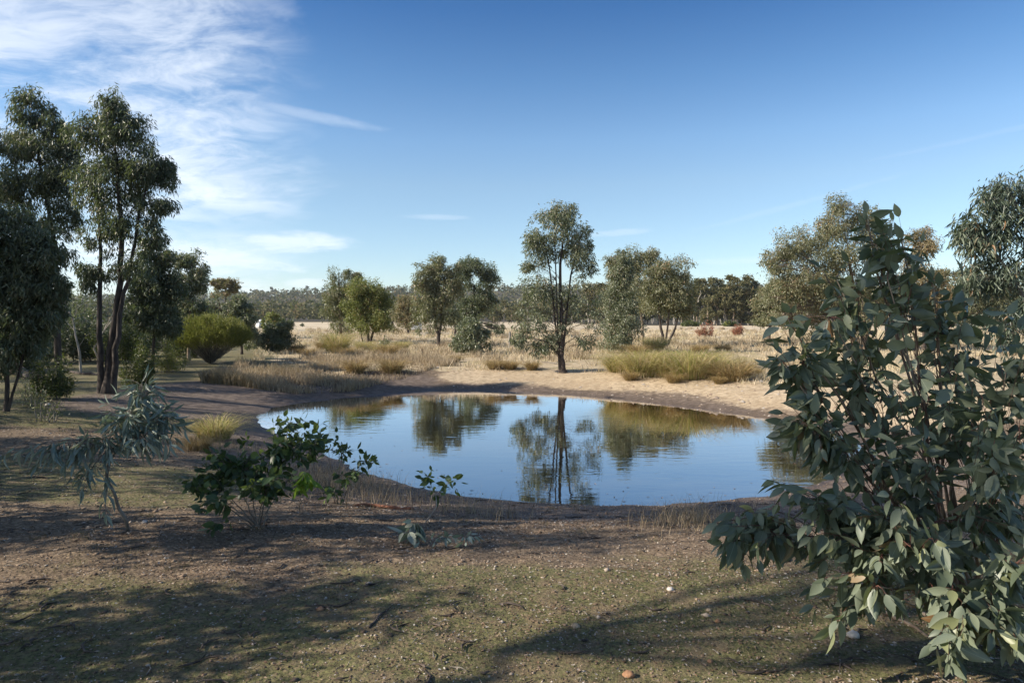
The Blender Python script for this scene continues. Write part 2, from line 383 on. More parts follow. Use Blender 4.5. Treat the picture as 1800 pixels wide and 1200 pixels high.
def soft(name, amt=.5, a=.32, b=.62): return t.mapr(t.math('ADD', t.attr(name), t.math('MULTIPLY', t.math('SUBTRACT', t.math('ADD', t.math('MULTIPLY', n_m, .6), t.math('MULTIPLY', n_s, .4)), .5), amt)), a, b)
c = t.mix(soft('moss', 1.1), grav, moss)
c = t.mix(soft('mud', .5), c, mud)
c = t.mix(soft('sand', .5), c, sand)
c = t.mix(soft('straw', .7), c, straw)
c = t.mix(t.attr('far'), c, far_c)
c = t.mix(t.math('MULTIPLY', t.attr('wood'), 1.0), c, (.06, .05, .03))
wet = t.attr('wet')
c = t.mix(wet, c, t.mix(1.0, c, (.34, .31, .30), 'MULTIPLY'))
p = t.new('ShaderNodeBsdfPrincipled'); t.put(p.inputs['Base Color'], c)
t.put(p.inputs['Roughness'], t.mapr(wet, 0, 1, .92, .35)); p.inputs['Specular IOR Level'].default_value = .3
b = t.new('ShaderNodeBump'); b.inputs['Strength'].default_value = .9; b.inputs['Distance'].default_value = .02
hh = t.math('ADD', t.math('MULTIPLY', n_s, .8), t.math('MULTIPLY', t.math('SUBTRACT', 1.0, vor.outputs['Distance']), .25)); hh = t.math('ADD', hh, t.math('MULTIPLY', n_m, 1.2))
t.l.new(hh, b.inputs['Height']); t.l.new(b.outputs[0], p.inputs['Normal']); t.l.new(p.outputs[0], out.inputs[0])
M['ground'] = gm

# water
wm, t, out = new_mat('pond water'); geo = t.new('ShaderNodeNewGeometry').outputs['Position']
mpn = t.new('ShaderNodeMapping'); t.l.new(geo, mpn.inputs[0]); mpn.inputs['Scale'].default_value = (.55, 1.5, 1)
r1 = t.noise(mpn.outputs[0], 3.2, 3, .5, .4); r2 = t.noise(mpn.outputs[0], .6, 2)
p = t.new('ShaderNodeBsdfDiffuse'); p.inputs['Color'].default_value = (.030, .024, .012, 1)
gl = t.new('ShaderNodeBsdfGlossy'); gl.inputs['Roughness'].default_value = .012; gl.inputs['Color'].default_value = (.96, .97, 1, 1); lw = t.new('ShaderNodeFresnel'); lw.inputs['IOR'].default_value = 1.34; mxw = t.new('ShaderNodeMixShader')
t.put(mxw.inputs[0], t.math('ADD', t.math('MULTIPLY', lw.outputs[0], 1.5), .22, clamp=True))
b = t.new('ShaderNodeBump'); t.put(b.inputs['Strength'], t.mapr(r2, .35, .65, .3, 1.0)); b.inputs['Distance'].default_value = .003
t.l.new(r1, b.inputs['Height']); t.l.new(b.outputs[0], gl.inputs['Normal']); t.l.new(p.outputs[0], mxw.inputs[1]); t.l.new(gl.outputs[0], mxw.inputs[2]); t.l.new(mxw.outputs[0], out.inputs[0])
M['water'] = wm

# ------------------------------------------------------------------ setting: ground and water
def build_ground():
    nx, ny = 440, 530; a = 1.6; B = math.asinh(3600 / a)
    tx = np.linspace(-1, 1, nx) * B; xs = a * np.sinh(tx)
    ty = np.linspace(-math.asinh(60 / a), math.asinh(4200 / 2.2), ny); ys = 4.5 + 2.2 * np.sinh(ty); ys[0] = -60
    Xg, Yg = np.meshgrid(xs, ys); Z = height(Xg, Yg); s = sdf(Xg, Yg)
    V = np.stack([Xg, Yg, Z], -1).reshape(-1, 3)
    i = (np.arange(ny - 1)[:, None] * nx + np.arange(nx - 1)[None]).ravel()
    F = np.stack([i, i + 1, i + nx + 1, i + nx], -1)
    n1 = fbm(Xg, Yg, .45, 4, 50) + .5 * fbm(Xg, Yg, 1.9, 3, 90); n2 = fbm(Xg, Yg, .12, 3, 51)
    band = 4.75 + .25 * np.sin(Xg * .8) + 1.5 * n1 + 1.2 * n2                     # gravel strip between the moss and the pond
    moss = (1 - sstep(Yg, band - .6, band + .5)) * (.66 + .9 * n1)
    moss = np.maximum(moss, sstep(-Xg, 2.6, 3.3) * sstep(Yg, 6.0, 6.8) * (1 - sstep(Yg, 8.2, 9.4)) * .75)
    moss = np.maximum(moss, sstep(-Xg, 5.5, 7) * sstep(Yg, 11, 12) * (.75 + .5 * n1))
    moss = np.maximum(moss, sstep(Xg, 1.8, 3) * (1 - sstep(Yg, 5, 7)) * .6)
    far_s = sstep(Yg, 13, 18)
    mud = (1 - sstep(s, 1.0, 3.2)) * (1 - .95 * far_s * sstep(Xg, -4, -1)) * .9
    mud = np.maximum(mud, sstep(-Xg, 4.2, 5.5) * sstep(Yg, 13, 15) * (1 - sstep(s, 3, 6)) * .8)
    sand = far_s * sstep(Xg, -3.6, -1.6) * (1 - sstep(s + 1.6 * n1, 2.6, 3.5)) * sstep(s, .05, .5)
    sand = np.maximum(sand, sstep(Xg, 6.5, 8.5) * sstep(Yg, 11, 15) * (1 - sstep(s, 3, 6)))
    sand = sand * (1 - .62 * far_s * (1 - sstep(s + 1.0 * n1, .5, 1.7)))
    mud = np.maximum(mud, .55 * far_s * sstep(Xg, -3.6, -1.6) * (1 - sstep(s, 1.2, 2.2)))
    straw = sstep(s + 1.6 * n1, 2.6, 3.5) * sstep(Yg, 15, 21) * (1 - sstep(-Xg, 6.5, 9) * (1 - sstep(Yg, 24, 32)))
    straw = np.maximum(straw, sstep(Xg, 8, 11) * sstep(Yg, 9, 13) * sstep(s, 2, 5))
    far = sstep(Yg, 48, 80) * sstep(Xg / np.maximum(Yg, 1), -.42, -.33)
    moss = np.maximum(moss, (1 - sstep(Xg / np.maximum(Yg, 1), -.42, -.33)) * sstep(Yg, 20, 26) * .8)
    straw = straw * sstep(Xg / np.maximum(Yg, 1) + .05 * n1, -.40, -.30)
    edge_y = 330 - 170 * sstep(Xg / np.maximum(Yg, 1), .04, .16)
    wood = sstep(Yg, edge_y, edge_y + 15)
    wet = np.exp(-np.maximum(s, 0) / (.22 - .10 * far_s)) * .9 * (1 - .3 * far_s)
    wet = np.maximum(wet, .35 * (1 - sstep(s, .2, 1.6)))
    at_ = dict(moss=moss, mud=mud, sand=sand, straw=straw, far=far, wood=wood, wet=wet)
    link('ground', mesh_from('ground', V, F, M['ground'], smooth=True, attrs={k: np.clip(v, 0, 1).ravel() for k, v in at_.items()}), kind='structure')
build_ground()
x0, x1 = poly[:, 0].min() - 2, poly[:, 0].max() + 2; y0, y1 = poly[:, 1].min() - 1, poly[:, 1].max() + 1
gx, gy = np.meshgrid(np.linspace(x0, x1, 60), np.linspace(y0, y1, 60)); ok = sdf(gx, gy) < .9
idx = (np.arange(59)[:, None] * 60 + np.arange(59)[None]).ravel()
q = np.stack([idx, idx + 1, idx + 61, idx + 60], -1); q = q[ok.ravel()[q].any(1)]
used, inv = np.unique(q, return_inverse=True)
link('pond_water', mesh_from('pond_water', np.stack([gx.ravel(), gy.ravel(), np.full(gx.size, WATER)], -1)[used], inv.reshape(-1, 4), M['water'], smooth=True), kind='structure')

# ------------------------------------------------------------------ trees
def rand_dir(n):
    return unit(rng.normal(size=(n, 3)))
def make_tree(name, label, cat, Y, trunks, env, leaf=(.12, .035), per=260, sub=.36, nsub=14, mat='gum', bark='bark_dark', group=None, droop=.8,
              tpl=LO, parts=0, parts_mat=None, shell=.55, limb_r=.0075, loc=None, open_=1.0, squash=.8, twigs=2):
    """trunks: lists of (px, py, radius in px); env: (px, py, rx, ry[, depth offset m[, count factor]]) ellipses of the crown in the photograph, all at Y metres"""
    k = Y / 1200.
    tw = []
    for tr in trunks:
        P = np.array([at(a, b, Y) for a, b, _ in tr]); 
        if tr[0][1] > 560 or True: P[0, 2] = hz(P[0, 0], P[0, 1]) - .04
        P[1:, 1] += rng.normal(0, .10 * k * 20, len(P) - 1)
        # resample smooth
        t0 = np.linspace(0, 1, len(P)); t1 = np.linspace(0, 1, max(8, len(P) * 3))
        Q = np.stack([np.interp(t1, t0, P[:, i]) for i in range(3)], 1); Rr = np.interp(t1, t0, [c * k * .78 for _, _, c in tr])
        Q[1:-1] = (Q[:-2] + 2 * Q[1:-1] + Q[2:]) / 4
        Q[1:-1] += rng.normal(0, .35 * Rr[1:-1, None], (len(Q) - 2, 3)) * .6
        Rr[0] *= 1.35
        tw.append((Q, Rr))
    base = tw[0][0][0].copy(); base[2] += .04
    root = thing(name, label, cat, base, group)
    tb = Tubes()
    for Q, Rr in tw: tb.add(Q, Rr, 8)
    tb.build('trunk', M[bark], root)
    allQ = np.concatenate([q for q, _ in tw]); allR = np.concatenate([r for _, r in tw])
    br = Tubes(); LP, LD, LL, TT = [], [], [], []
    for e in env:
        px, py, rx, ry = e[:4]; dy = e[4] if len(e) > 4 else 0; cf = e[5] if len(e) > 5 else 1
        c = at(px, py, Y); c[1] += dy; r = np.array([rx * k, rx * k * .9, ry * k])
        ns = max(4, int(nsub * cf * 1.7)); d = rand_dir(ns); rr = rng.random(ns) ** (1 / 2.4) * .98
        C = c + d * r * rr[:, None] * .96
        mr = (r[0] * r[1] * r[2]) ** (1 / 3)
        for cc in C:
            sr = mr * sub * rng.uniform(.7, 1.5); srv = np.array([sr, sr, sr * squash])
            hd = np.hypot(allQ[:, 0] - cc[0], allQ[:, 1] - cc[1])
            score = np.abs(allQ[:, 2] - (cc[2] - hd * .45 - sr * .3)) + hd * .5
            j = int(np.argmin(score)); a = allQ[j]
            L = np.linalg.norm(cc - a)
            pth = bez(a, cc, np.array([(cc[0] - a[0]) * .25, (cc[1] - a[1]) * .25, L * .45]), 6)
            r0 = min(max(limb_r * L, .004), allR[j] * .5)
            br.add(pth, np.linspace(r0, r0 * .3, 6), 4)
            n = int(per * rng.uniform(.35, 1.25) * (.55 + .45 * cf))
            nt_ = max(3, int(n / 9)); tips = cc + rand_dir(nt_) * srv * rng.uniform(.3, 1.15, (nt_, 1)) ** .6
            for tp in tips[:int(twigs * 4)]:
                br.add(np.stack([pth[4], (pth[4] + tp) / 2 + [0, 0, .08 * sr], tp]), [r0 * .3, r0 * .2, r0 * .1], 3)
            ti = rng.integers(0, len(tips), n)
            off = rand_dir(n) * (rng.random(n) ** .6)[:, None] * (sr * .36 + leaf[0] * .5) * open_; off[:, 2] -= rng.random(n) * leaf[0] * 1.2
            Pp = tips[ti] + off
            out_ = unit(Pp - c)
            D = unit(rand_dir(n) * .75 + out_ * .25 + np.array([0, 0, -droop]))
            LP.append(Pp); LD.append(D); LL.append(leaf[0] * rng.uniform(.6, 1.25, n))
            TT.append(np.clip(rng.random(n) * .75 + rng.uniform(0, .3), 0, 1))
    P = np.concatenate(LP); D = np.concatenate(LD); L = np.concatenate(LL); T = np.concatenate(TT)
    g = height(P[:, 0], P[:, 1], False) + .03; ok = P[:, 2] - L > g; P, D, L, T = P[ok], D[ok], L[ok], T[ok]
    N = unit(rand_dir(len(P)) + np.array([0, 0, .35]))
    br.build('branches', M[bark], root, kind='stuff')
    if parts:
        dist = np.linalg.norm(P - [0, 0, CAMZ], axis=1); u = P[:, 0] / P[:, 1]
        dist = dist + 100 * (np.abs(u) > .76); o_ = np.argsort(dist)[:parts]
        single_leaves(root, P[o_], D[o_], N[o_], L[o_], L[o_] * leaf[1] / leaf[0], parts_mat, narrow=True)
        mk = np.ones(len(P), bool); mk[o_] = False; P, D, L, T, N = P[mk], D[mk], L[mk], T[mk], N[mk]
    V, F, m = leaves(P, D, N, L, L * leaf[1] / leaf[0], tpl)
    o = link('crown', mesh_from('crown', V - base, F, M[mat], tint=np.repeat(T, m)), root)
    return root

LEAF_MESH = {}
def leaf_variants(matname, narrow):
    key = (matname, narrow)
    if key not in LEAF_MESH:
        vs = []
        for i in range(7):
            if narrow: tv, tf = hi_leaf(curl=random.uniform(.05, .35), fold=.2, prof=(.05, .33, .5, .42, .26, .12, 0), side=random.uniform(-.8, .8))
            else: tv, tf = hi_leaf(curl=random.uniform(-.02, .34), fold=random.uniform(-.1, .35), side=random.uniform(-.12, .12))
            vs.append(mesh_from('leaf', tv, tf, M[matname], smooth=True))
        LEAF_MESH[key] = vs
    return LEAF_MESH[key]
def single_leaves(root, P, D, N, L, Wd, matname, narrow=False):
    vs = leaf_variants(matname, narrow); D = unit(D); B = unit(np.cross(N, D)); N = np.cross(D, B); base = np.array(root.location)
    for i in range(len(P)):
        o = bpy.data.objects.new('leaf', vs[i % len(vs)]); COL.objects.link(o); o.parent = root
        m = Matrix.Identity(4)
        for r_ in range(3):
            m[r_][0] = D[i][r_] * L[i]; m[r_][1] = B[i][r_] * Wd[i]; m[r_][2] = N[i][r_] * L[i]; m[r_][3] = P[i][r_] - base[r_]
        o.matrix_local = m

def make_bush(name, label, cat, base, lobes, leaf, wid, matname, joined=None, narrow=False, stem_r=.014, bark='bark_tan', twig='twig_red', maxparts=300, spacing=.055, twiglen=.35, droop=.5, flat=.3, stem_jit=.05, paired=True, trunk=None):
    """close shrub: lobes are (px, py, Y, radius px x, radius px y, number of twigs)"""
    base = np.asarray(base, float); root = thing(name, label, cat, base)
    tw = Tubes(); P, D, L = [], [], []; origin = base
    if trunk:
        Q = np.array([base - [0, 0, .02]] + [at(*p_) for p_ in trunk]); tt = np.linspace(0, 1, 14); t0 = np.linspace(0, 1, len(Q)); Q = np.stack([np.interp(tt, t0, Q[:, i]) for i in range(3)], 1); Q[1:-1] = (Q[:-2] + 3 * Q[1:-1] + Q[2:]) / 5
        tk = Tubes(); tk.add(Q, np.linspace(stem_r * 1.3, stem_r * .7, 14), 8); tk.build('trunk', M[bark], root); origin = Q[-1]
    for lb in lobes:
        px, py, Y, rx, ry, nt = lb[:6]
        c = at(px, py, Y); k = Y / 1200; r = np.array([rx * k, rx * k * .8, ry * k])
        st = Tubes(); dd = np.linalg.norm(c - origin); up = np.array([(c[0] - origin[0]) * .35, (c[1] - origin[1]) * .35, dd * .33])
        sp = bez(origin if trunk else base + rng.normal(0, stem_jit * .4, 3) * [1, 1, 0] - [0, 0, .02], c, up, 11, .009)
        st.add(sp, np.linspace(stem_r, stem_r * .25, 11) * (.6 + .4 * dd), 7)
        st.build('stem', M[bark], root)
        for i in range(nt):
            tip = c + rand_dir(1)[0] * r * (rng.random() ** .45)
            dists = np.linalg.norm(sp[3:] - tip, axis=1); near = np.argsort(dists)[:5]; a = sp[3 + int(rng.choice(near))]
            dd2 = np.linalg.norm(tip - a)
            pth = bez(a, tip, np.array([(tip[0] - a[0]) * .3, (tip[1] - a[1]) * .3, dd2 * .35]), 7, .015)
            tw.add(pth, np.linspace(stem_r * .28, stem_r * .09, 7), 4)
            seg = np.linalg.norm(np.diff(pth, axis=0), axis=1); cum = np.concatenate([[0], np.cumsum(seg)]); tot = cum[-1]
            s0 = max(tot - twiglen, tot * .15); q = s0; sgn = 1
            tdir = unit(pth[-1] - pth[-2])
            side = unit(np.cross(tdir, rand_dir(1)[0]))
            while q < tot:
                pos = np.array([np.interp(q, cum, pth[:, m]) for m in range(3)])
                for sg in ((1, -1) if paired else (sgn,)):
                    if rng.random() < .12: continue
                    sd_ = unit(side + rng.normal(0, .35, 3)) * sg
                    d_ = unit(sd_ * .8 + tdir * .55 + np.array([0, 0, -droop]) + rng.normal(0, .25, 3))
                    pet = leaf * .16; p0 = pos + d_ * pet
                    tw.add(np.stack([pos, p0]), stem_r * .07, 3)
                    P.append(p0); D.append(d_); L.append(leaf * rng.uniform(.45, 1.3) * (1 - .35 * max(0, (q - s0) / max(tot - s0, .01) - .6)))
                sgn = -sgn; q += spacing * rng.uniform(.7, 1.3); side = unit(np.cross(tdir, side) + rng.normal(0, .3, 3)) if paired else side
            P.append(pth[-1]); D.append(unit(tdir + np.array([0, 0, -droop * .5]))); L.append(leaf * rng.uniform(.5, .9))
    P, D, L = np.array(P), np.array(D), np.array(L)
    g = height(P[:, 0], P[:, 1]) + .01; tipz = P[:, 2] + D[:, 2] * L
    ok = (P[:, 2] > g) & (tipz > g); P, D, L = P[ok], D[ok], L[ok]
    N = unit(rand_dir(len(P)) + np.array([0, -.2, flat]))
    tw.build('twigs', M[twig], root, kind='stuff')
    size = L / np.linalg.norm(P - [0, 0, CAMZ], axis=1); inf = (np.abs(P[:, 0] / P[:, 1]) < .76) & ((CAMZ - P[:, 2]) / P[:, 1] < .56)
    size = size * np.where(inf, 1, .01); o_ = np.argsort(-size); s_, j_ = o_[:maxparts], o_[maxparts:]
    Wd = L * wid * rng.uniform(.8, 1.15, len(L))
    single_leaves(root, P[s_], D[s_], N[s_], L[s_], Wd[s_], matname, narrow)
    if len(j_) and joined:
        V, F, m = leaves(P[j_], D[j_], N[j_], L[j_], Wd[j_], hi_leaf(side=.05))
        link('leaves', mesh_from('leaves', V - base, F, M[joined], tint=np.repeat(rng.random(len(j_)), m), smooth=True), root, kind='stuff')
    print(name, len(P)); return root

# ---- the lone gum on the far bank and the trees round it
T = make_tree
TY = G(990, 655)[1]; print('main tree', TY)
T('gum_tree', 'tall slender gum standing alone on the sandy bank straight across the pond', 'tree', TY,
  [[(992, 657, 6.5), (986, 625, 4.8), (988, 575, 4.2), (986, 520, 3.6), (984, 470, 3), (990, 420, 1.6)], [(986, 515, 2.6), (1003, 480, 2.0), (1015, 445, 1.5), (1020, 415, .8)], [(986, 500, 2.4), (965, 460, 1.6), (955, 425, .8)], [(984, 480, 2), (975, 440, 1.3), (975, 395, .7)]],
  [(984, 392, 48, 36, 0, 1.3), (950, 425, 32, 34), (1020, 430, 30, 45), (985, 440, 45, 30, 0, .8), (985, 365, 26, 14, 0, .5), (935, 465, 18, 22, 0, .4), (1034, 470, 16, 20, 0, .35),
   (955, 505, 42, 28, 0, .8), (930, 555, 34, 40, 0, .75), (1025, 515, 32, 36, 0, .5), (1045, 560, 24, 36, 0, .35), (985, 545, 34, 40, 0, .45), (912, 590, 16, 20, 0, .35), (968, 598, 28, 18, 0, .5), (1030, 590, 22, 14, 0, .3), (945, 610, 18, 10, 0, .25)],
  leaf=(.13, .034), per=112, nsub=15, sub=.34, mat='gum_grey', bark='bark_dark')
T('gum_tree', 'narrow dark gum with leaves to the ground, right of the lone slender gum', 'tree', 37,
  [[(1096, 612, 4), (1094, 560, 3.5), (1092, 500, 2.5), (1092, 460, 1)]],
  [(1092, 475, 22, 34, 0, 1), (1090, 520, 32, 36, 0, 1.2), (1088, 565, 36, 34, 0, 1.3), (1085, 596, 34, 20, 0, 1)], leaf=(.15, .045), per=240, nsub=14, sub=.34, mat='gum_grey')
T('gum_tree', 'broad leafy gum directly behind the narrow dark gum', 'tree', 47,
  [[(1130, 598, 3.5), (1128, 560, 3), (1124, 520, 2.5), (1118, 470, 1.5)]],
  [(1095, 470, 28, 34), (1125, 455, 34, 28, 0, 1.2), (1110, 500, 40, 34, 0, 1.2), (1140, 520, 28, 38), (1082, 455, 18, 20, 0, .5)], leaf=(.17, .05), per=220, nsub=13, mat='gum', bark='bark_tan')
T('gum_tree', 'dense many-stemmed gum, the rightmost of the clump beyond the green sedge', 'tree', 44,
  [[(1168, 602, 3.5), (1160, 570, 3), (1158, 530, 2), (1150, 490, 1)], [(1170, 602, 3), (1186, 580, 2.4), (1194, 545, 2), (1198, 500, 1)], [(1169, 601, 2.5), (1175, 560, 2), (1176, 500, 1)]],
  [(1165, 478, 30, 30, 0, 1.1), (1195, 490, 27, 40, 0, 1.2), (1165, 520, 40, 34, 0, 1.3), (1200, 530, 22, 26, 0, .8), (1140, 505, 22, 34, 0, .6)], leaf=(.16, .048), per=240, nsub=14, mat='gum')
T('gum_tree', 'twin-topped gum, leftmost of the trees out on the dry field', 'tree', 52,
  [[(601, 602, 4), (599, 570, 3.2), (598, 530, 2.4), (596, 490, 1.3)]],
  [(592, 500, 22, 32, 0, 1), (620, 492, 20, 24, 0, .8), (590, 535, 24, 30), (596, 570, 26, 18, 0, .5), (612, 525, 24, 30, 0, .8)], leaf=(.17, .05), per=230, nsub=13, mat='gum', bark='bark_tan')
T('gum_tree', 'rounded yellow-green gum beside the twin-topped gum', 'tree', 49,
  [[(648, 600, 3.5), (645, 575, 3), (640, 545, 2), (635, 515, 1)], [(650, 600, 3), (658, 575, 2.4), (664, 540, 1.5)], [(638, 600, 1.8), (634, 580, 1.4), (630, 555, 1)]],
  [(640, 512, 34, 26, 0, 1.2), (628, 545, 28, 28, 0, 1), (660, 545, 30, 34, 0, 1.3), (672, 520, 18, 26, 0, .8), (645, 565, 38, 16, 0, .6)], leaf=(.17, .055), per=250, nsub=15, mat='gum_yellow')
T('gum_tree', 'tall two-stemmed gum on the dry field in front of the domed dark tree', 'tree', 44,
  [[(772, 605, 4.5), (770, 585, 3.5), (764, 560, 3), (760, 520, 2), (765, 480, 1)], [(770, 590, 3), (775, 560, 2.4), (778, 520, 1.6)]],
  [(770, 478, 24, 34, 0, 1), (750, 485, 24, 32, 0, 1), (785, 505, 28, 34, 0, 1.2), (755, 530, 30, 26, 0, 1), (785, 548, 26, 26, 0, .7), (750, 565, 28, 20, 0, .5), (800, 480, 14, 24, 0, .4)], leaf=(.16, .05), per=220, nsub=13, mat='gum')
T('domed_tree', 'old domed dark tree with a flat bronze top behind the two-stemmed gum', 'tree', 62,
  [[(828, 592, 5), (830, 560, 4.5), (832, 530, 3.5), (834, 500, 2)], [(830, 555, 3.5), (815, 520, 2.5), (805, 490, 1.5)], [(831, 545, 3), (850, 515, 2.2), (862, 490, 1.3)]],
  [(832, 468, 34, 13, 0, 1.2), (812, 478, 20, 16, 0, .8), (858, 488, 18, 20, 0, .9), (838, 500, 26, 14, 0, .5), (845, 535, 28, 20, 0, 1.1), (815, 545, 26, 24, 0, 1), (858, 520, 18, 16, 0, .6)], leaf=(.2, .075), per=190, nsub=15, mat='gum_dark', droop=.2)
T('gum_sapling', 'rounded waist-high young gum left of the fence post', 'shrub', 36,
  [[(832, 622, 1.8), (830, 600, 1.4), (828, 575, 1)], [(834, 622, 1.5), (845, 600, 1.2), (850, 580, .8)]],
  [(830, 572, 22, 20, 0, .9), (828, 595, 30, 22, 0, 1.2), (848, 590, 14, 22, 0, .5), (812, 602, 18, 16, 0, .4), (845, 612, 20, 10, 0, .3)], leaf=(.15, .055), per=170, nsub=12, mat='gum_grey', bark='twig_grey')
T('gum_tree', 'small brown-tinged gum behind and left of the white trailer', 'tree', 72,
  [[(718, 586, 3), (716, 560, 2.2), (715, 535, 1.2)]], [(712, 530, 17, 20), (722, 552, 22, 22), (705, 560, 18, 20, 0, .7)], leaf=(.24, .08), per=150, nsub=10, mat='gum_bronze')
T('gum_tree', 'squat olive gum in the gap between the rounded gum and the brown-tinged gum', 'tree', 76,
  [[(692, 586, 2.5), (690, 560, 2), (690, 540, 1)]], [(690, 545, 16, 22), (684, 562, 16, 18, 0, .7)], leaf=(.24, .08), per=150, nsub=9, mat='gum')
T('gum_tree', 'dark bushy tree at the foot of the domed tree', 'tree', 66,
  [[(800, 588, 2.5), (800, 570, 2), (800, 550, 1)]], [(798, 555, 22, 20), (815, 570, 18, 14, 0, .7), (868, 575, 20, 9, 0, .7)], leaf=(.22, .08), per=150, nsub=9, mat='gum_dark')
T('small_shrub', 'pale grey-green shrub alone in front of the rounded gum', 'shrub', 43, [[(675, 606, 1), (675, 600, .7), (675, 594, .5)]], [(675, 600, 11, 9)], leaf=(.13, .05), per=70, nsub=8, mat='gum_grey')
T('small_shrub', 'dark low shrub far out on the pale field', 'shrub', 140, [[(532, 573, .6), (532, 571, .5), (532, 570, .4)]], [(532, 571, 5, 3)], leaf=(.3, .15), per=60, nsub=5, mat='gum_dark')
# right of the pond
T('gum_tree', 'large spreading olive gum rising behind the broad-leaved shrub', 'tree', 40,
  [[(1520, 610, 6), (1515, 560, 5), (1500, 500, 4), (1490, 430, 2)], [(1517, 570, 4), (1550, 500, 3), (1560, 420, 1.5)], [(1515, 560, 4), (1440, 480, 3), (1400, 430, 1.5)]],
  [(1470, 385, 38, 38, 0, 1.2), (1520, 395, 42, 38, 0, 1.2), (1550, 430, 34, 44, 0, 1), (1400, 430, 44, 34, 0, 1.2), (1365, 455, 26, 32, 0, .8), (1470, 450, 60, 50, 0, 1.6), (1420, 510, 52, 46, 0, 1.3), (1500, 530, 60, 50, 0, 1.3), (1370, 520, 28, 30, 0, .5), (1565, 510, 34, 44, 0, .7), (1420, 470, 60, 40, 0, 1), (1385, 555, 40, 24, 0, .8), (1460, 570, 60, 24, 0, .8)],
  leaf=(.16, .048), per=190, nsub=15, sub=.36, mat='gum', bark='bark_tan')
T('gum_tree', 'pale olive gum with a short bare trunk left of the large spreading gum', 'tree', 52,
  [[(1352, 583, 3), (1354, 560, 2.6), (1356, 530, 2), (1358, 500, 1)]], [(1362, 500, 26, 26, 0, .9), (1350, 535, 28, 26, 0, 1), (1380, 545, 30, 24, 0, 1), (1345, 560, 18, 10, 0, .4)], leaf=(.18, .055), per=240, nsub=13, mat='gum', bark='bark_dark')
T('gum_tree', 'bronze-tipped gum top showing between the broad-leaved shrub and the dark drooping gum', 'tree', 38,
  [[(1625, 610, 4), (1622, 540, 3), (1620, 450, 1.5)]], [(1622, 428, 28, 30, 0, 1), (1620, 480, 36, 36, 0, 1), (1650, 520, 38, 36, 0, 1)], leaf=(.15, .045), per=230, nsub=13, mat='gum_bronze')
T('gum_tree', 'olive gum behind the dark drooping gum at the edge of the field', 'tree', 44,
  [[(1715, 610, 4), (1712, 560, 3), (1710, 500, 1.5)]], [(1700, 500, 40, 36, 0, 1), (1740, 510, 50, 44, 0, 1.2), (1690, 555, 36, 26, 0, .8), (1780, 520, 36, 50, 0, 1)], leaf=(.17, .05), per=220, nsub=13, mat='gum')
T('weeping_gum', 'dark gum with drooping narrow leaves hanging in from beyond the broad-leaved shrub', 'tree', 9.5,
  [[(1900, 800, 11), (1880, 640, 9), (1850, 500, 7), (1810, 400, 4), (1770, 330, 2)], [(1880, 640, 6), (1800, 520, 4), (1745, 440, 2)]],
  [(1745, 345, 45, 38, 0, .8), (1790, 340, 50, 36, 0, .8), (1720, 400, 40, 40, 0, .8), (1790, 420, 70, 60, 0, 1.5), (1740, 480, 45, 45, 0, .9), (1790, 540, 60, 60, 0, 1.2), (1860, 400, 70, 90, 0, 1.2)],
  leaf=(.11, .022), per=75, nsub=13, sub=.40, mat='edge_leaf', bark='twig_grey', tpl=LO, parts=300, parts_mat='big_leaf', droop=.9)

# ---- trees left of the pond
T('gum_tree', 'tall many-stemmed gum, the nearer of the two tall trees by the left bank', 'tree', 17.5,
  [[(188, 672, 12), (192, 620, 8), (205, 540, 7), (214, 470, 6), (216, 380, 5), (205, 290, 3.5), (198, 210, 1.6)], [(196, 668, 8), (208, 600, 6), (212, 540, 5), (232, 470, 4), (246, 380, 2.5), (262, 310, 1)],
   [(178, 670, 8), (178, 600, 6), (176, 520, 5), (178, 440, 3.6), (170, 350, 2)]],
  [(200, 190, 24, 40, 0, .8), (228, 235, 34, 42, 0, 1), (175, 235, 42, 46, 0, 1), (255, 290, 34, 40, 0, 1), (205, 310, 52, 46, 0, 1.3), (160, 330, 34, 50, 0, .8), (285, 300, 22, 30, 0, .7), (275, 358, 32, 14, 0, .6), (230, 380, 36, 34, 0, .7),
   (180, 410, 30, 40, 0, .6), (270, 410, 28, 18, 0, .6), (155, 480, 24, 36, 0, .5), (240, 460, 34, 26, 0, .5), (190, 480, 28, 24, 0, .3)],
  leaf=(.135, .028), per=118, nsub=17, sub=.36, mat='gum_dark', droop=1.0)
T('gum_tree', 'tall dark gum with a forked crown, behind the many-stemmed gum on the left', 'tree', 20,
  [[(104, 655, 9), (103, 600, 7), (100, 520, 6), (98, 430, 4.5), (80, 340, 3), (60, 230, 1.6)], [(100, 500, 5), (85, 450, 4), (45, 380, 3), (25, 290, 1.5)]],
  [(52, 185, 28, 36, 0, .8), (88, 215, 24, 30, 0, .6), (70, 250, 46, 40, 0, 1), (25, 250, 30, 40, 0, .8), (105, 300, 42, 50, 0, 1.2), (50, 330, 52, 46, 0, 1.2), (110, 380, 36, 34, 0, .8), (15, 320, 30, 40, 0, .8), (125, 250, 20, 36, 0, .6), (120, 440, 24, 22, 0, .3)],
  leaf=(.145, .031), per=120, nsub=17, sub=.36, mat='gum_dark', droop=1.0)
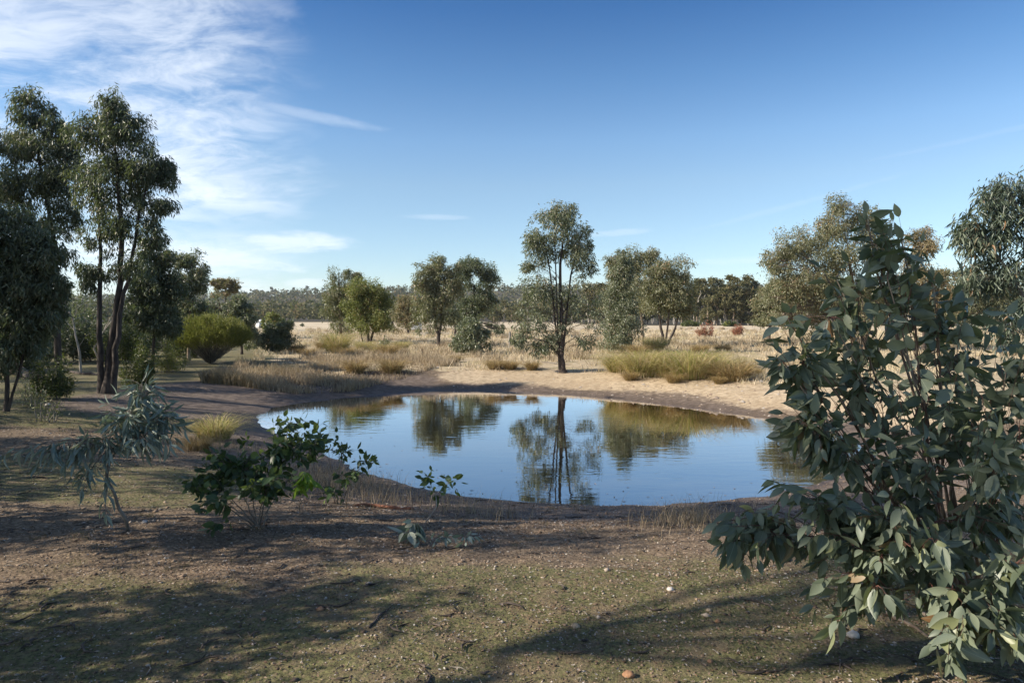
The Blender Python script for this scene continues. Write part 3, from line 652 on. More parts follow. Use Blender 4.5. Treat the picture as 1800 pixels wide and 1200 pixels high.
T('gum_tree', 'low dark gum with foliage to the ground in the corner by the fallen branches', 'tree', 13.5,
  [[(10, 700, 5), (12, 640, 4.5), (15, 560, 4), (20, 470, 3)], [(11, 660, 3), (50, 590, 3), (75, 520, 2)]],
  [(20, 400, 60, 56, 0, 1.3), (70, 440, 36, 40, 0, .8), (40, 480, 62, 50, 0, 1.4), (95, 500, 26, 30, 0, .5), (30, 545, 70, 40, 0, 1.2), (-50, 450, 70, 110, 0, 1.4), (85, 550, 34, 24, 0, .5), (15, 600, 50, 24, 0, .9), (50, 590, 40, 26, 0, .7), (-10, 630, 40, 26, 0, .5)],
  leaf=(.12, .030), per=170, nsub=16, sub=.34, mat='gum_dark', droop=.9)
T('gum_tree', 'mid-height grey-green gum just right of the many-stemmed gum', 'tree', 24,
  [[(268, 640, 4), (270, 600, 3.4), (272, 550, 2.6), (272, 490, 1.4)]],
  [(275, 455, 30, 26, 0, .9), (265, 500, 36, 36, 0, 1.2), (298, 505, 26, 38, 0, .9), (270, 555, 38, 36, 0, 1.3), (240, 540, 20, 36, 0, .6), (300, 560, 18, 28, 0, .5)], leaf=(.14, .042), per=200, nsub=14, mat='gum_dark', bark='bark_dark')
T('gum_tree', 'grey-green gum with leaning top rising behind the round bright shrub', 'tree', 31,
  [[(332, 622, 3.5), (332, 570, 3), (336, 520, 2.2), (340, 470, 1.2)]],
  [(330, 452, 24, 20, 0, .8), (345, 490, 24, 34, 0, .9), (320, 500, 28, 34, 0, 1), (340, 540, 30, 28, 0, .9)], leaf=(.15, .045), per=190, nsub=13, mat='gum_grey', bark='bark_tan')
T('domed_tree', 'flat-topped bronze tree far behind the round bright shrub', 'tree', 95,
  [[(395, 570, 3), (396, 540, 2.6), (396, 515, 1.6)], [(396, 535, 2), (380, 510, 1.5), (376, 500, 1)]],
  [(385, 497, 15, 6), (402, 496, 18, 6), (414, 505, 10, 7, 0, .6), (390, 512, 22, 8, 0, .7)], leaf=(.3, .12), per=130, nsub=10, mat='gum_bronze', droop=.1)
T('gum_tree', 'bushy pale green gum immediately right of the round bright shrub', 'tree', 36,
  [[(425, 618, 3), (424, 590, 2.4), (420, 550, 1.5)]],
  [(424, 530, 20, 20, 0, .8), (432, 560, 22, 28, 0, 1), (405, 550, 22, 24, 0, .9), (440, 588, 22, 20, 0, .8), (380, 545, 22, 26, 0, .7)], leaf=(.15, .05), per=190, nsub=13, mat='gum_grey')
T('gum_shrub', 'dark leafy shrub at the left end of the golden sedge', 'shrub', 37,
  [[(488, 610, 1.6), (486, 590, 1.2), (486, 575, .8)]], [(480, 585, 24, 22, 0, 1.1), (500, 582, 18, 22, 0, .9), (486, 600, 30, 12, 0, .8), (462, 596, 12, 12, 0, .3)], leaf=(.14, .055), per=190, nsub=12, mat='gum_dark')
T('gum_shrub', 'pale yellow-green shrub peeping over the dark leafy shrub', 'shrub', 60,
  [[(478, 590, 1.5), (478, 570, 1.2), (478, 555, .8)]], [(478, 555, 12, 10), (484, 568, 18, 12), (468, 566, 8, 10, 0, .5)], leaf=(.2, .08), per=110, nsub=9, mat='gum_yellow')

def wattle():
    base = G(370, 639); Y = base[1]; root = thing('round_shrub', 'round bright green shrub with fanned bare stems below its dome', 'shrub', base)
    st = Tubes(); P, D = [], []; c = at(372, 597, Y); rx, rz = 66 * Y / 1200, 42 * Y / 1200; ti = Tubes()
    for i in range(330):
        a = rng.uniform(0, 2 * math.pi); e = math.asin(rng.random() ** 1.15); 
        if e < .1: e = .1
        tip = c + np.array([math.cos(a) * math.cos(e) * rx, math.sin(a) * math.cos(e) * rx, math.sin(e) * rz]) * rng.uniform(.86, 1.02)
        pth = bez(base, tip, (tip - base) * [.3, .3, .25] + [0, 0, .12], 7)
        (st if i < 26 else ti).add(pth, np.linspace(.026 if i < 26 else .009, .003, 7), 4)
        n = 95; k = rng.random(n) ** 1.6 * 1.5; cen = tip - (tip - pth[4]) * (k * .55)[:, None]
        P.append(cen + rng.normal(0, .085, (n, 3))); D.append(unit(rand_dir(n) * .6 + unit(tip - base) * .8 + [0, 0, .5]))
    st.build('stems', M['bark_dark'], root, kind='stuff'); ti.build('twigs', M['twig_grey'], root, kind='stuff')
    P = np.concatenate(P); D = np.concatenate(D); L = rng.uniform(.07, .15, len(P))
    ok = P[:, 2] > base[2] + .25; P, D, L = P[ok], D[ok], L[ok]
    V, F, m = leaves(P, D, rand_dir(len(P)), L, .014)
    link('crown', mesh_from('crown', V - base, F, M['fine_green'], tint=np.repeat(rng.random(len(P)) * .9, m)), root)
wattle()

def understory(name, label, px, py, w_, h_, Y, n=900, mat='under', leaf=(.10, .025), up=.5, group=None):
    b = at(px, py, Y); b[2] = hz(b[0], b[1]); root = thing(name, label, 'shrub', b, group); k = Y / 1200; tb = Tubes(); P, D = [], []
    nt = max(10, int(w_ * k * 14))
    for i in range(nt):
        tip = b + np.array([rng.uniform(-.5, .5) * w_ * k, rng.uniform(-.4, .4) * w_ * k, h_ * k * rng.uniform(.45, 1.05)]) 
        fx = abs(tip[0] - b[0]) / (.5 * w_ * k); tip[2] = b[2] + (tip[2] - b[2]) * (1 - .45 * fx ** 2)
        b0 = b + (tip - b) * [.55, .55, 0] + [rng.normal(0, .05), rng.normal(0, .05), 0]; b0[2] = hz(b0[0], b0[1])
        pth = bez(b0, tip, (tip - b0) * [.25, .25, .45], 5); tb.add(pth, np.linspace(.012, .004, 5), 4)
        m = n // nt; q = rng.uniform(.12, 1, m)
        P.append(np.stack([np.interp(q, np.linspace(0, 1, 5), pth[:, j]) for j in range(3)], 1) + rng.normal(0, .07 + .02 * k * 10, (m, 3)))
        D.append(unit(rand_dir(m) + [0, 0, up]))
    tb.build('stems', M['twig_grey'], root, kind='stuff'); P = np.concatenate(P); D = np.concatenate(D)
    ok = P[:, 2] > b[2] + .03; P, D = P[ok], D[ok]; L = leaf[0] * rng.uniform(.6, 1.3, len(P))
    V, F, m = leaves(P, D, rand_dir(len(P)), L, leaf[1])
    link('crown', mesh_from('crown', V - b, F, M[mat], tint=np.repeat(rng.random(len(P)), m)), root); return root
U = understory
U('understory_shrub', 'yellow-tipped wispy shrub between the low dark gum and the bare pale sapling', 92, 660, 60, 80, 16, 2600, 'under')
U('understory_shrub', 'thin dark shrub with few leaves in front of the yellow-tipped shrub', 85, 688, 40, 60, 12.5, 260, 'under', (.06, .015))
U('understory_shrub', 'olive fine-leaved shrub just right of the tall many-stemmed gum', 238, 645, 60, 95, 19, 3200, 'under')
U('understory_shrub', 'yellow-green low bush under the mid-height grey-green gum', 300, 640, 60, 60, 24, 2400, 'fine_green', (.09, .02))
U('understory_shrub', 'dark thicket filling the gap behind the tall dark gum', 150, 628, 120, 90, 30, 5200, 'gum_dark', (.14, .05))
U('understory_shrub', 'shadowy thicket behind the low dark gum at the picture edge', 20, 640, 120, 80, 24, 3600, 'gum_dark', (.14, .05))
U('understory_shrub', 'dark thicket between the many-stemmed gum and the grey-green gum', 225, 622, 110, 75, 34, 4800, 'gum_dark', (.16, .06))
U('understory_shrub', 'low olive bush under the leaning grey-green gum', 330, 622, 80, 45, 33, 2600, 'under', (.13, .04))
U('understory_shrub', 'small feathery sapling on the green patch in front of the thin dark shrub', 50, 672, 50, 60, 14.5, 500, 'gum_grey', (.06, .02))
U('understory_shrub', 'broad dark thicket behind the tall dark gum and the pale sapling', 120, 622, 150, 120, 38, 6500, 'gum_dark', (.17, .065))
U('understory_shrub', 'broad dark thicket behind the low dark gum, lower than its neighbour', 40, 630, 130, 105, 28, 5600, 'gum_dark', (.15, .055))
U('understory_shrub', 'broad olive thicket behind the foot of the many-stemmed gum', 215, 628, 110, 100, 29, 5200, 'under', (.13, .045))
U('understory_shrub', 'olive thicket between the mid-height gum and the round bright shrub', 300, 618, 80, 70, 40, 3600, 'gum', (.17, .06))
def bare_sapling():
    b = G(142, 655); Y = b[1]; root = thing('dead_sapling', 'leafless pale grey sapling leaning beside the many-stemmed gum', 'dead tree', b); tb = Tubes()
    P = np.array([at(142, 655, Y), at(140, 620, Y), at(133, 590, Y), at(128, 560, Y), at(118, 542, Y), at(110, 520, Y)]); P[0] = b
    tb.add(P, [.045, .04, .032, .025, .018, .008], 7)
    for s_, e_ in (((133, 590), (110, 560)), ((138, 610), (160, 585)), ((128, 560), (150, 530)), ((122, 550), (100, 545))):
        a, e = at(*s_, Y), at(*e_, Y + rng.uniform(-.4, .4)); tb.add(bez(a, e, (e - a) * [.3, .3, .6], 5), np.linspace(.014, .004, 5), 5)
    tb.build('trunk', M['bark_pale'], root)
    b = G(186, 664); root = thing('dead_branch', 'long bare branch leaning across the trunks of the many-stemmed gum', 'branch', b); tb = Tubes(); Y = b[1] - .5
    P = np.array([b, at(165, 612, Y), at(182, 582, Y), at(196, 565, Y), at(220, 555, Y)]); tb.add(P, [.03, .026, .02, .014, .006], 6)
    tb.add(np.array([at(182, 582, Y), at(200, 548, Y), at(206, 520, Y)]), [.018, .01, .004], 5); tb.build('stem', M['bark_pale'], root)
bare_sapling()

# ---- trees outside the frame on the sunny side: an unseen grove left of the photographer, inferred from the foreground shade and shaped to cast it
def grove_tree(lbl, x, y, hgt, rad, low=.3, dens=1.0):
    b = np.array([x, y, hz(x, y)]); root = thing('grove_gum', lbl, 'tree', b, 'gums of the grove beside the photographer'); tb = Tubes()
    top = b + [rng.normal(0, .3), rng.normal(0, .3), hgt * .9]; tr = bez(b, top, (0, 0, hgt * .45), 10); tb.add(tr, np.linspace(.09, .02, 10), 8); tb.build('trunk', M['bark_dark'], root)
    br = Tubes(); P, D = [], []
    for i in range(int(52 * dens)):
        z = b[2] + hgt * rng.uniform(low, 1); f = (z - b[2]) / hgt; rr = rad * math.sin(math.pi * min(1, max(.12, (f - low + .15) / (1.15 - low)))) ** .6 * math.sqrt(rng.random()); a = rng.uniform(0, 6.283)
        c = np.array([x + rr * math.cos(a), y + rr * math.sin(a), z]); s0 = tr[int(min(9, max(1, f * 9 - 1)))]
        br.add(bez(s0, c, (c - s0) * [.3, .3, .5], 4), np.linspace(.03, .008, 4), 4)
        n = int(150 * dens); P.append(c + rand_dir(n) * (rng.random(n) ** .5)[:, None] * [.55, .55, .4]); D.append(unit(rand_dir(n) + [0, 0, -.8]))
    br.build('branches', M['bark_dark'], root, kind='stuff'); P = np.concatenate(P); D = np.concatenate(D)
    V, F, m = leaves(P, D, rand_dir(len(P)), rng.uniform(.12, .2, len(P)), .05)
    link('crown', mesh_from('crown', V - b, F, M['gum_dark'], tint=np.repeat(rng.random(len(P)) * .9, m)), root)
for a_ in [('tall high-crowned gum of the grove level with the camera', -9.4, 1.1, 12.0, 2.5, .69, 1.3), ('low bushy gum of the grove nearest the camera', -5.3, 1.3, 3.2, 1.5, .05, 1.0), ('slim gum of the grove beside the low bushy one', -6.6, 2.7, 3.7, .75, .05, .6),
           ('bushy gum of the grove closest to the left edge of the view', -7.8, 5.1, 7.2, 1.9, .05, 1.2), ('gum of the grove a few steps behind the first', -10, 7.8, 7.6, 2.3, .06, 1.4), ('gum at the far end of the grove', -14, 11.6, 8.0, 2.4, .1, 1.2),
           ('wide gum behind the low dark gum', -17.5, 14.0, 9, 2.6, .1, 1.2), ('second wide gum behind the low dark gum', -20, 18, 10, 2.8, .1, 1.4), ('gum left of the two tall trees', -25, 21.5, 10.5, 3.2, .1, 1.4), ('wide gum beyond the two tall trees', -27, 26, 10, 3.2, .1, 1.4)]:
    grove_tree(*a_)

# ---- woodland belt and far hills
def belt_proto(kind):
    rs = {'tall': (13, 3.4, .32), 'round': (9, 3.4, .12), 'slim': (12, 2.2, .3)}[kind]; hgt, rad, low = rs
    root = thing('woodland_gum', '', 'tree', (0, 0, 0)); tb = Tubes(); tops = []
    for j in range(2 if kind != 'slim' else 1):
        top = np.array([rng.normal(0, 1.2), rng.normal(0, 1.2), hgt * .8]); tb.add(bez((0, 0, -.3), top, (0, 0, hgt * .5), 8), np.linspace(.24, .06, 8), 6); tops.append(top)
    tb.build('trunk', M['bark_pale' if kind == 'tall' else 'bark_tan'], root); P, D, T_ = [], [], []
    for i in range(26):
        f = rng.uniform(low, .97); a = rng.uniform(0, 6.283); rr = rad * math.sin(math.pi * (f - low + .12) / (1.14 - low)) ** .5 * math.sqrt(rng.random())
        c = np.array([rr * math.cos(a), rr * math.sin(a), f * hgt]); n = 62; r_ = rng.uniform(.7, 1.25)
        P.append(c + rand_dir(n) * (rng.random(n) ** .4)[:, None] * [r_, r_, r_ * .6]); D.append(unit(rand_dir(n) + [0, 0, -.2])); T_.append(np.clip(rng.random(n) * .6 + rng.uniform(0, .4), 0, 1))
    P = np.concatenate(P); D = np.concatenate(D); V, F, m = leaves(P, D, rand_dir(len(P)), rng.uniform(.45, .85, len(P)), .32)
    link('crown', mesh_from('crown', V, F, M['far_leaf'], tint=np.repeat(np.concatenate(T_), m)), root); return root
protos = [belt_proto(k) for k in ('tall', 'round', 'slim', 'tall', 'round')]; free = list(protos)
def plant(i, x, y, sc, label, group, rz=None):
    z = hz(x, y); o = protos[i]; s3 = (sc * rng.uniform(.9, 1.1), sc * rng.uniform(.9, 1.1), sc)
    if o in free:
        free.remove(o); r_ = o
        r_.location = (x, y, z); r_.scale = s3; r_.rotation_euler = (0, 0, rng.uniform(0, 6.28))
    else: r_ = copy_tree(o, (x, y, z), rng.uniform(0, 6.28), s3)
    r_['label'] = label; r_['group'] = group; return r_
sections = [(862, 925, 250, 'dark gum in the distant row just right of the domed tree', 'gums behind the domed tree', 9, .62), (1030, 1075, 190, 'brownish woodland gum showing past the lone slender gum', 'gums past the lone gum', 8, .85),
            (1195, 1240, 170, 'woodland gum between the many-stemmed clump and the reddish shrubs', 'gums left of the reddish shrubs', 8, .9), (1240, 1345, 165, 'pale-trunked woodland gum rising behind the reddish shrubs', 'gums behind the reddish shrubs', 20, .95),
            (1345, 1480, 160, 'woodland gum glimpsed behind the large spreading gum', 'gums behind the spreading gum', 16, .95), (1480, 1800, 150, 'woodland gum glimpsed through the broad-leaved shrub', 'gums behind the broad-leaved shrub', 26, .9),
            (680, 760, 210, 'small gum in the row behind the white trailer', 'gums behind the trailer', 9, .6), (925, 1030, 230, 'woodland gum in the line behind the lone slender gum', 'gums behind the lone gum', 14, .75), (1075, 1195, 200, 'woodland gum behind the clump of dense gums', 'gums behind the dense clump', 14, .85)]
for a, b_, y_, lab, grp, n, sc in sections:
    for i in range(n):
        px = a + (b_ - a) * (i + rng.uniform(.1, .9)) / n; y = y_ + rng.uniform(0, 45) * (1 if i % 3 else .1)
        plant(int(rng.integers(0, 5)), (px - 900) / 1200 * y, y, sc * rng.uniform(.7, 1.12), lab, grp)
for i, px in enumerate((452, 461, 478, 484, 500, 517, 523, 535, 541, 556, 568, 583, 690, 702)):
    y = 1110 + 30 * (i % 3); plant((1, 4, 0)[i % 3], (px - 900) / 1200 * y, y, rng.uniform(1.0, 1.5), 'spindly tree standing up on the skyline of the far ridge', 'trees on the ridge skyline')
def hills_wood():
    P, D, T_, L = [], [], [], []; tv = Tubes()
    n = 4300; y = 335 + (rng.random(n) ** 1.5) * 900; u = rng.uniform(-.80, .80, n); x = u * y
    keep = (y > 335)
    for xi, yi in zip(x[keep], y[keep]):
        z = hz(xi, yi); m = 40 if yi < 520 else 20; r_ = rng.uniform(2.6, 4.6); hgt = rng.uniform(6, 11)
        c = np.array([xi, yi, z + hgt * .66]); d = rand_dir(m); P.append(c + d * [r_, r_, hgt * .38]); D.append(unit(rand_dir(m))); T_.append(np.clip(np.full(m, rng.random() * .9) + rng.normal(0, .1, m), 0, 1)); L.append(rng.uniform(.6, 1.3, m) * (1.7 if yi < 520 else 2.8))
    P = np.concatenate(P); D = np.concatenate(D); L = np.concatenate(L); V, F, m = leaves(P, D, unit(rand_dir(len(P)) + [0, -.5, .6]), L, L * .7)
    link('forest', mesh_from('forest', V, F, M['far_leaf'], tint=np.repeat(np.concatenate(T_), m)), kind='stuff', label='distant forest on the far hills')
hills_wood()

def red_shrub(px, py, w_, h_, Y, label):
    b = at(px, py, Y); b[2] = hz(b[0], b[1]); return understory('red_shrub', label, px, py, w_, h_, Y, 1300, 'red_leaf', (.16, .05), .6)
red_shrub(1241, 598, 36, 28, 62, 'bright rust-red shrub on the dry field, the larger of the two')
red_shrub(1300, 595, 26, 22, 66, 'faded pinkish shrub on the dry field, the smaller of the two')
for px, w_, lb in ((1215, 34, 'dark low bush at the foot of the woodland left of the rust-red shrub'), (1283, 26, 'olive low bush at the foot of the woodland between the two reddish shrubs'), (1345, 24, 'olive low bush at the foot of the woodland near the pale olive gum')):
    understory('low_bush', lb, px, 573, w_, 10, 145, 500, 'under', (.6, .3), .3)

# ------------------------------------------------------------------ grasses
def blades(P, Hh, lean, wd, seg=2, bend=.5):
    """curved ribbons from P, height Hh, leaning by the vectors lean"""
    n = len(P); ts = np.linspace(0, 1, seg + 1); az_ = rng.uniform(0, 6.283, n); side = np.stack([np.cos(az_), np.sin(az_), np.zeros(n)], 1)
    V = []
    for t_ in ts:
        c = P + lean * (t_ ** 1.8)[..., None] if np.ndim(t_) else P + lean * t_ ** 1.8
        c = c + np.array([0, 0, 1.]) * (Hh * (t_ - bend * .35 * t_ ** 3))[:, None]; ww = (wd * (1 - .92 * t_))[:, None] * .5
        V += [c - side * ww, c + side * ww]
    V = np.stack(V, 1).reshape(-1, 3); k = 2 * (seg + 1)
    f = np.array([(2 * i, 2 * i + 1, 2 * i + 3, 2 * i + 2) for i in range(seg)])
    F = (f[None] + (np.arange(n) * k)[:, None, None]).reshape(-1, 4); return V, F, seg
def scatter_grass(name, pts, Hh, wd, mat, spread=.35, seg=1, tint=None, **pr):
    n = len(pts); z = height(pts[:, 0], pts[:, 1]); P = np.stack([pts[:, 0], pts[:, 1], z - .005], 1)
    ln = rng.normal(0, 1, (n, 3)) * [1, 1, 0] * (Hh * spread)[:, None]
    V, F, m = blades(P, Hh, ln, wd, seg); tt = rng.random(n) if tint is None else tint
    return link(name, mesh_from(name, V, F, M[mat], tint=np.repeat(tt, m)), kind='stuff', **pr)
def px_points(n, poly_px, ground=True):
    """random ground points whose picture falls in the pixel polygon's box list: (x0, x1, ytop, ybottom)"""
    out_ = []
    for (a, b, yt, yb, wgt) in poly_px:
        m = int(n * wgt); px = rng.uniform(a, b, m); d0 = (CAMZ + .3) * 1200 / (yt - 560); d1 = (CAMZ + .3) * 1200 / (yb - 560)
        y = rng.uniform(d1, d0, m); out_.append(np.stack([(px - 900) / 1200 * y, y], 1))
    return np.concatenate(out_)
# clumped straw across the field
def clumped(n, area, per, rad):
    x0_, x1_, y0_, y1_ = area; k = n // per; cy = y0_ * (y1_ / y0_) ** rng.random(k); cx = rng.uniform(x0_, x1_, k) * cy
    c = np.stack([cx, cy], 1); return (c[:, None] + rng.normal(0, 1, (k, per, 2)) * (rad * rng.uniform(.4, 1.3, k))[:, None, None]).reshape(-1, 2), np.repeat(rng.random(k), per)
pt, ct = clumped(90000, (-.45, .80, 20, 95), 14, .22)
s_ = sdf(pt[:, 0], pt[:, 1]); ok = (s_ > 2.9 - 1.6 * fbm(pt[:, 0], pt[:, 1], .45, 4, 50) - .8 * fbm(pt[:, 0], pt[:, 1], 1.9, 3, 90)) & ((fbm(pt[:, 0], pt[:, 1], .22, 3, 60) > -.06) | (pt[:, 1] > 36)) & ~((pt[:, 0] < -6) & (pt[:, 1] < 30)) & (pt[:, 0] / pt[:, 1] > -.38); pt, ct = pt[ok], ct[ok]
dist = pt[:, 1]
scatter_grass('straw_grass', pt, rng.uniform(.10, .32, len(pt)) * (.7 + dist / 90), .012 + dist * .0006, 'straw', tint=np.clip(.75 * ct + .3 * rng.random(len(pt)), 0, .97), label='dry straw-coloured grass across the field')
pt, ct = clumped(34000, (-.30, .8, 27, 110), 50, .30); ok = (sdf(pt[:, 0], pt[:, 1]) > 4) & ((fbm(pt[:, 0], pt[:, 1], .09, 3, 95) > -.08)); pt, ct = pt[ok], ct[ok]
scatter_grass('brown_grass', pt, rng.uniform(.2, .60, len(pt)), .012 + pt[:, 1] * .0006, 'reed', tint=np.clip(.6 * ct + .4 * rng.random(len(pt)), 0, 1), label='brown grass clumps dotted over the field')
# reed band left of the far bank
def band_pts(n):
    px = rng.uniform(352, 800, n); top = np.interp(px, [352, 420, 560, 640, 720, 800], [660, 640, 628, 625, 628, 636]); bot = np.interp(px, [352, 420, 520, 620, 720, 800], [668, 668, 670, 664, 652, 640])
    py = top + (bot - top) * rng.random(n); d = (CAMZ + .27) * 1200 / (py + 3 - 560); return np.stack([(px - 900) / 1200 * d, d], 1)
pt = band_pts(46000); cl_ = fbm(pt[:, 0], pt[:, 1], .8, 4, 70) * 1.25; ok = (cl_ > -.05) | (rng.random(len(pt)) < .25); pt = pt[ok]; cl_ = cl_[ok]
scatter_grass('reed_grass', pt, rng.uniform(.08, .32, len(pt)) * (1 + 2.4 * cl_), np.full(len(pt), .022), 'reed', .28, 2, tint=np.clip(.5 + 1.3 * cl_ + rng.normal(0, .18, len(pt)), 0, 1), label='brown reedy grass along the left of the far bank')
# sparse dry stems by the near shore and on the left shore
def near_reeds():
    out_ = []
    for px, py, n, sp in ((520, 850, 700, .35), (600, 858, 500, .35), (560, 830, 350, .3), (660, 880, 300, .35), (810, 900, 140, .16), (640, 850, 300, .3), (860, 908, 110, .2), (1215, 915, 420, .22), (1190, 925, 160, .2), (345, 790, 300, .2), (420, 790, 260, .25), (740, 880, 60, .2), (1000, 895, 40, .5), (880, 885, 12, .3), (1240, 895, 60, .3)):
        c = G(px, py); out_.append(c[:2] + rng.normal(0, sp, (n, 2)))
    return np.concatenate(out_)
pt = near_reeds(); pt = pt[sdf(pt[:, 0], pt[:, 1]) > -.25]
scatter_grass('dry_stems', pt, rng.uniform(.08, .30, len(pt)), np.full(len(pt), .005), 'reed', .35, 2, label='thin dry brown stems along the near shore')

def tussock_mesh(mat, n=900, hgt=.7, rad=.12, spread=.8, wd=.012, lo=.0):
    a = rng.uniform(0, 6.283, n); r_ = rad * np.sqrt(rng.random(n)); P = np.stack([np.cos(a) * r_, np.sin(a) * r_, np.full(n, -.02)], 1)
    ln = np.stack([np.cos(a), np.sin(a), np.zeros(n)], 1) * (hgt * spread * rng.random(n) ** .8)[:, None] + rng.normal(0, .05, (n, 3)) * [1, 1, 0]
    Hh = hgt * (rng.random(n) ** 1.2 * .95 + .2); V, F, m = blades(P, Hh, ln * (Hh / hgt)[:, None] * rng.uniform(.4, 2.0, (n, 1)), np.full(n, wd), 4, bend=1.75)
    return mesh_from('blades', V, F, M[mat], tint=np.repeat(np.clip(lo + (1 - lo) * rng.random(n), 0, 1), m))
tm = [tussock_mesh('sedge', 1500, 1.5, .34, .8, .015), tussock_mesh('sedge', 1400, 1.35, .36, 1.0, .015), tussock_mesh('sedge_brown', 1200, 1.15, .30, .9, .016), tussock_mesh('sedge_brown', 1100, 1.0, .26, .9, .016)]
def tussock(px, py, sc, i, label, group=None):
    p_ = G(px, py); r_ = thing('grass_tussock', label, 'grass tussock', p_, group); o = link('blades', tm[i], r_); o.rotation_euler = (0, 0, rng.uniform(0, 6.28)); r_.scale = (sc * 1.15, sc * 1.15, sc * rng.uniform(.8, 1.1)); return r_
for px, py, sc, i, lb in ((1090, 652, 1.0, 1, 'leftmost tussock of the green sedge row on the far bank, next to the lone gum'), (1128, 660, 1.2, 0, 'tall green tussock second along the sedge row on the far bank'), (1172, 660, 1.25, 1, 'arching green-gold tussock in the middle of the sedge row'),
                          (1212, 664, 1.35, 0, 'greenest and widest tussock of the sedge row, right of its middle'), (1252, 661, 1.15, 1, 'yellow-green tussock near the right end of the sedge row'), (1290, 668, 1.15, 2, 'brown-gold tussock ending the sedge row on the right'), (1325, 660, .6, 3, 'small brown tussock just past the right end of the sedge row'), (1150, 640, .9, 2, 'golden tussock behind the tall green one in the sedge row'),
                          (1185, 672, .55, 2, 'low golden tussock in front of the widest tussock of the sedge row'), (1265, 674, .5, 3, 'low brown tussock in front of the brown-gold one in the sedge row'), (1108, 668, .5, 2, 'low golden tussock on the sand in front of the tall green one'), (1235, 648, 1.1, 1, 'pale green tussock at the back of the sedge row')):
    tussock(px, py, sc, i, lb)
for px, py, sc, i, w_ in ((1120, 625, 1.0, 2, 'leftmost'), (1150, 618, 1.1, 1, 'second from the left'), (1230, 622, .9, 2, 'third from the left'), (1270, 618, 1.0, 3, 'rightmost'), ): tussock(px, py, sc, i, w_ + ' of the golden tussocks on the rise behind the green sedge row', 'golden tussocks behind the sedge row')
for k_, px in enumerate((520, 545, 568, 592, 612, 640, 662, 684, 706)): tussock(px, 620 + 6 * math.sin(k_ * 2.1), rng.uniform(.6, 1.35), (2, 3, 2, 0, 2, 1, 1, 2, 0)[k_], ('leftmost', 'second', 'third', 'fourth', 'middle', 'sixth', 'seventh', 'eighth', 'rightmost')[k_] + ' gold tussock from the left in the row beyond the reedy grass', 'gold tussocks beyond the reedy grass')
for px, py, sc, lb in ((625, 655, .9, 'dark brown tussock standing out of the reedy grass'), (690, 655, .95, 'rust-brown tussock near the right end of the reedy grass'), (870, 648, .75, 'orange-brown tussock on the sand lip left of the lone gum'), (897, 648, .7, 'orange-brown tussock on the sand lip nearest the fence post'), (935, 650, .6, 'straw tussock on the sand lip left of the gum trunk'), (800, 636, .55, 'small brown tussock where the reedy grass meets the sand')):
    tussock(px, py, sc, 3, lb)
tg = tussock(378, 770, .58, 1, 'green-gold tussock on the left shore beside the silvery sapling'); tussock(350, 792, .42, 3, 'short brown tussock at the foot of the silvery sapling')

# ---- near ground: gravel, litter, moss blades
def near_pts(n, y0_, y1_, p_=1.5, u=.85):
    y = 1 / np.sqrt(rng.uniform(1 / y1_ ** 2, 1 / y0_ ** 2, n)) if p_ == 2 else y0_ * (y1_ / y0_) ** rng.random(n)
    return np.stack([rng.uniform(-u, u, n) * y, y], 1)
def gravel():
    pt = near_pts(27000, 2.6, 11.5); s = sdf(pt[:, 0], pt[:, 1]); mo = fbm(pt[:, 0], pt[:, 1], .45, 4, 50)
    ok = (s > .05) & (rng.random(len(pt)) < np.where(pt[:, 1] < 4.6, .8, 1.0)); pt = pt[ok]; n = len(pt)
    r_ = np.exp(rng.normal(-5.2, .42, n)) * (.75 + pt[:, 1] * .10); z = height(pt[:, 0], pt[:, 1])
    o = np.array([(1, 0, 0), (0, 1, 0), (-1, 0, 0), (0, -1, 0), (0, 0, 1), (0, 0, -1)], float); f = np.array([(0, 1, 4), (1, 2, 4), (2, 3, 4), (3, 0, 4), (1, 0, 5), (2, 1, 5), (3, 2, 5), (0, 3, 5)])
    a = rng.uniform(0, 6.283, n); ca, sa = np.cos(a), np.sin(a); sc = np.stack([r_ * rng.uniform(.8, 1.5, n), r_ * rng.uniform(.6, 1.1, n), r_ * rng.uniform(.35, .75, n)], 1)
    v = o[None] * sc[:, None] * rng.uniform(.7, 1.2, (n, 6, 1)); vx = v[..., 0] * ca[:, None] - v[..., 1] * sa[:, None]; vy = v[..., 0] * sa[:, None] + v[..., 1] * ca[:, None]
    V = np.stack([vx + pt[:, :1], vy + pt[:, 1:], v[..., 2] + (z + r_ * .15)[:, None]], -1).reshape(-1, 3)
    F = (f[None] + (np.arange(n) * 6)[:, None, None]).reshape(-1, 3)
    link('gravel', mesh_from('gravel', V, F, M['pebble'], tint=np.repeat(np.clip(rng.random(n) ** 1.5, 0, 1), 8)), kind='stuff', label='loose gravel over the near ground')
gravel()
def bank_clods():
    px = rng.uniform(760, 1480, 2600); py = 645 + 90 * rng.random(2600) ** .9; y = (CAMZ + .5) * 1200 / (py - 560); x = (px - 900) / 1200 * y; s_ = sdf(x, y); ok = (s_ > .15) & (s_ < 4); x, y = x[ok], y[ok]; n = len(x)
    o = np.array([(1, 0, 0), (0, 1, 0), (-1, 0, 0), (0, -1, 0), (0, 0, 1)], float); f = np.array([(0, 1, 4), (1, 2, 4), (2, 3, 4), (3, 0, 4)]); r_ = np.exp(rng.normal(-3.7, .5, n)); z = height(x, y)
    V = (o[None] * r_[:, None, None] * rng.uniform(.6, 1.3, (n, 5, 1)) * [1, 1, .7] + np.stack([x, y, z - .004], 1)[:, None]).reshape(-1, 3)
    link('bank_clods', mesh_from('bank_clods', V, (f[None] + (np.arange(n) * 5)[:, None, None]).reshape(-1, 3), M['pebble'], tint=np.repeat(rng.uniform(.45, 1, n), 4)), kind='stuff', label='clods and small stones on the sandy far bank')
bank_clods()
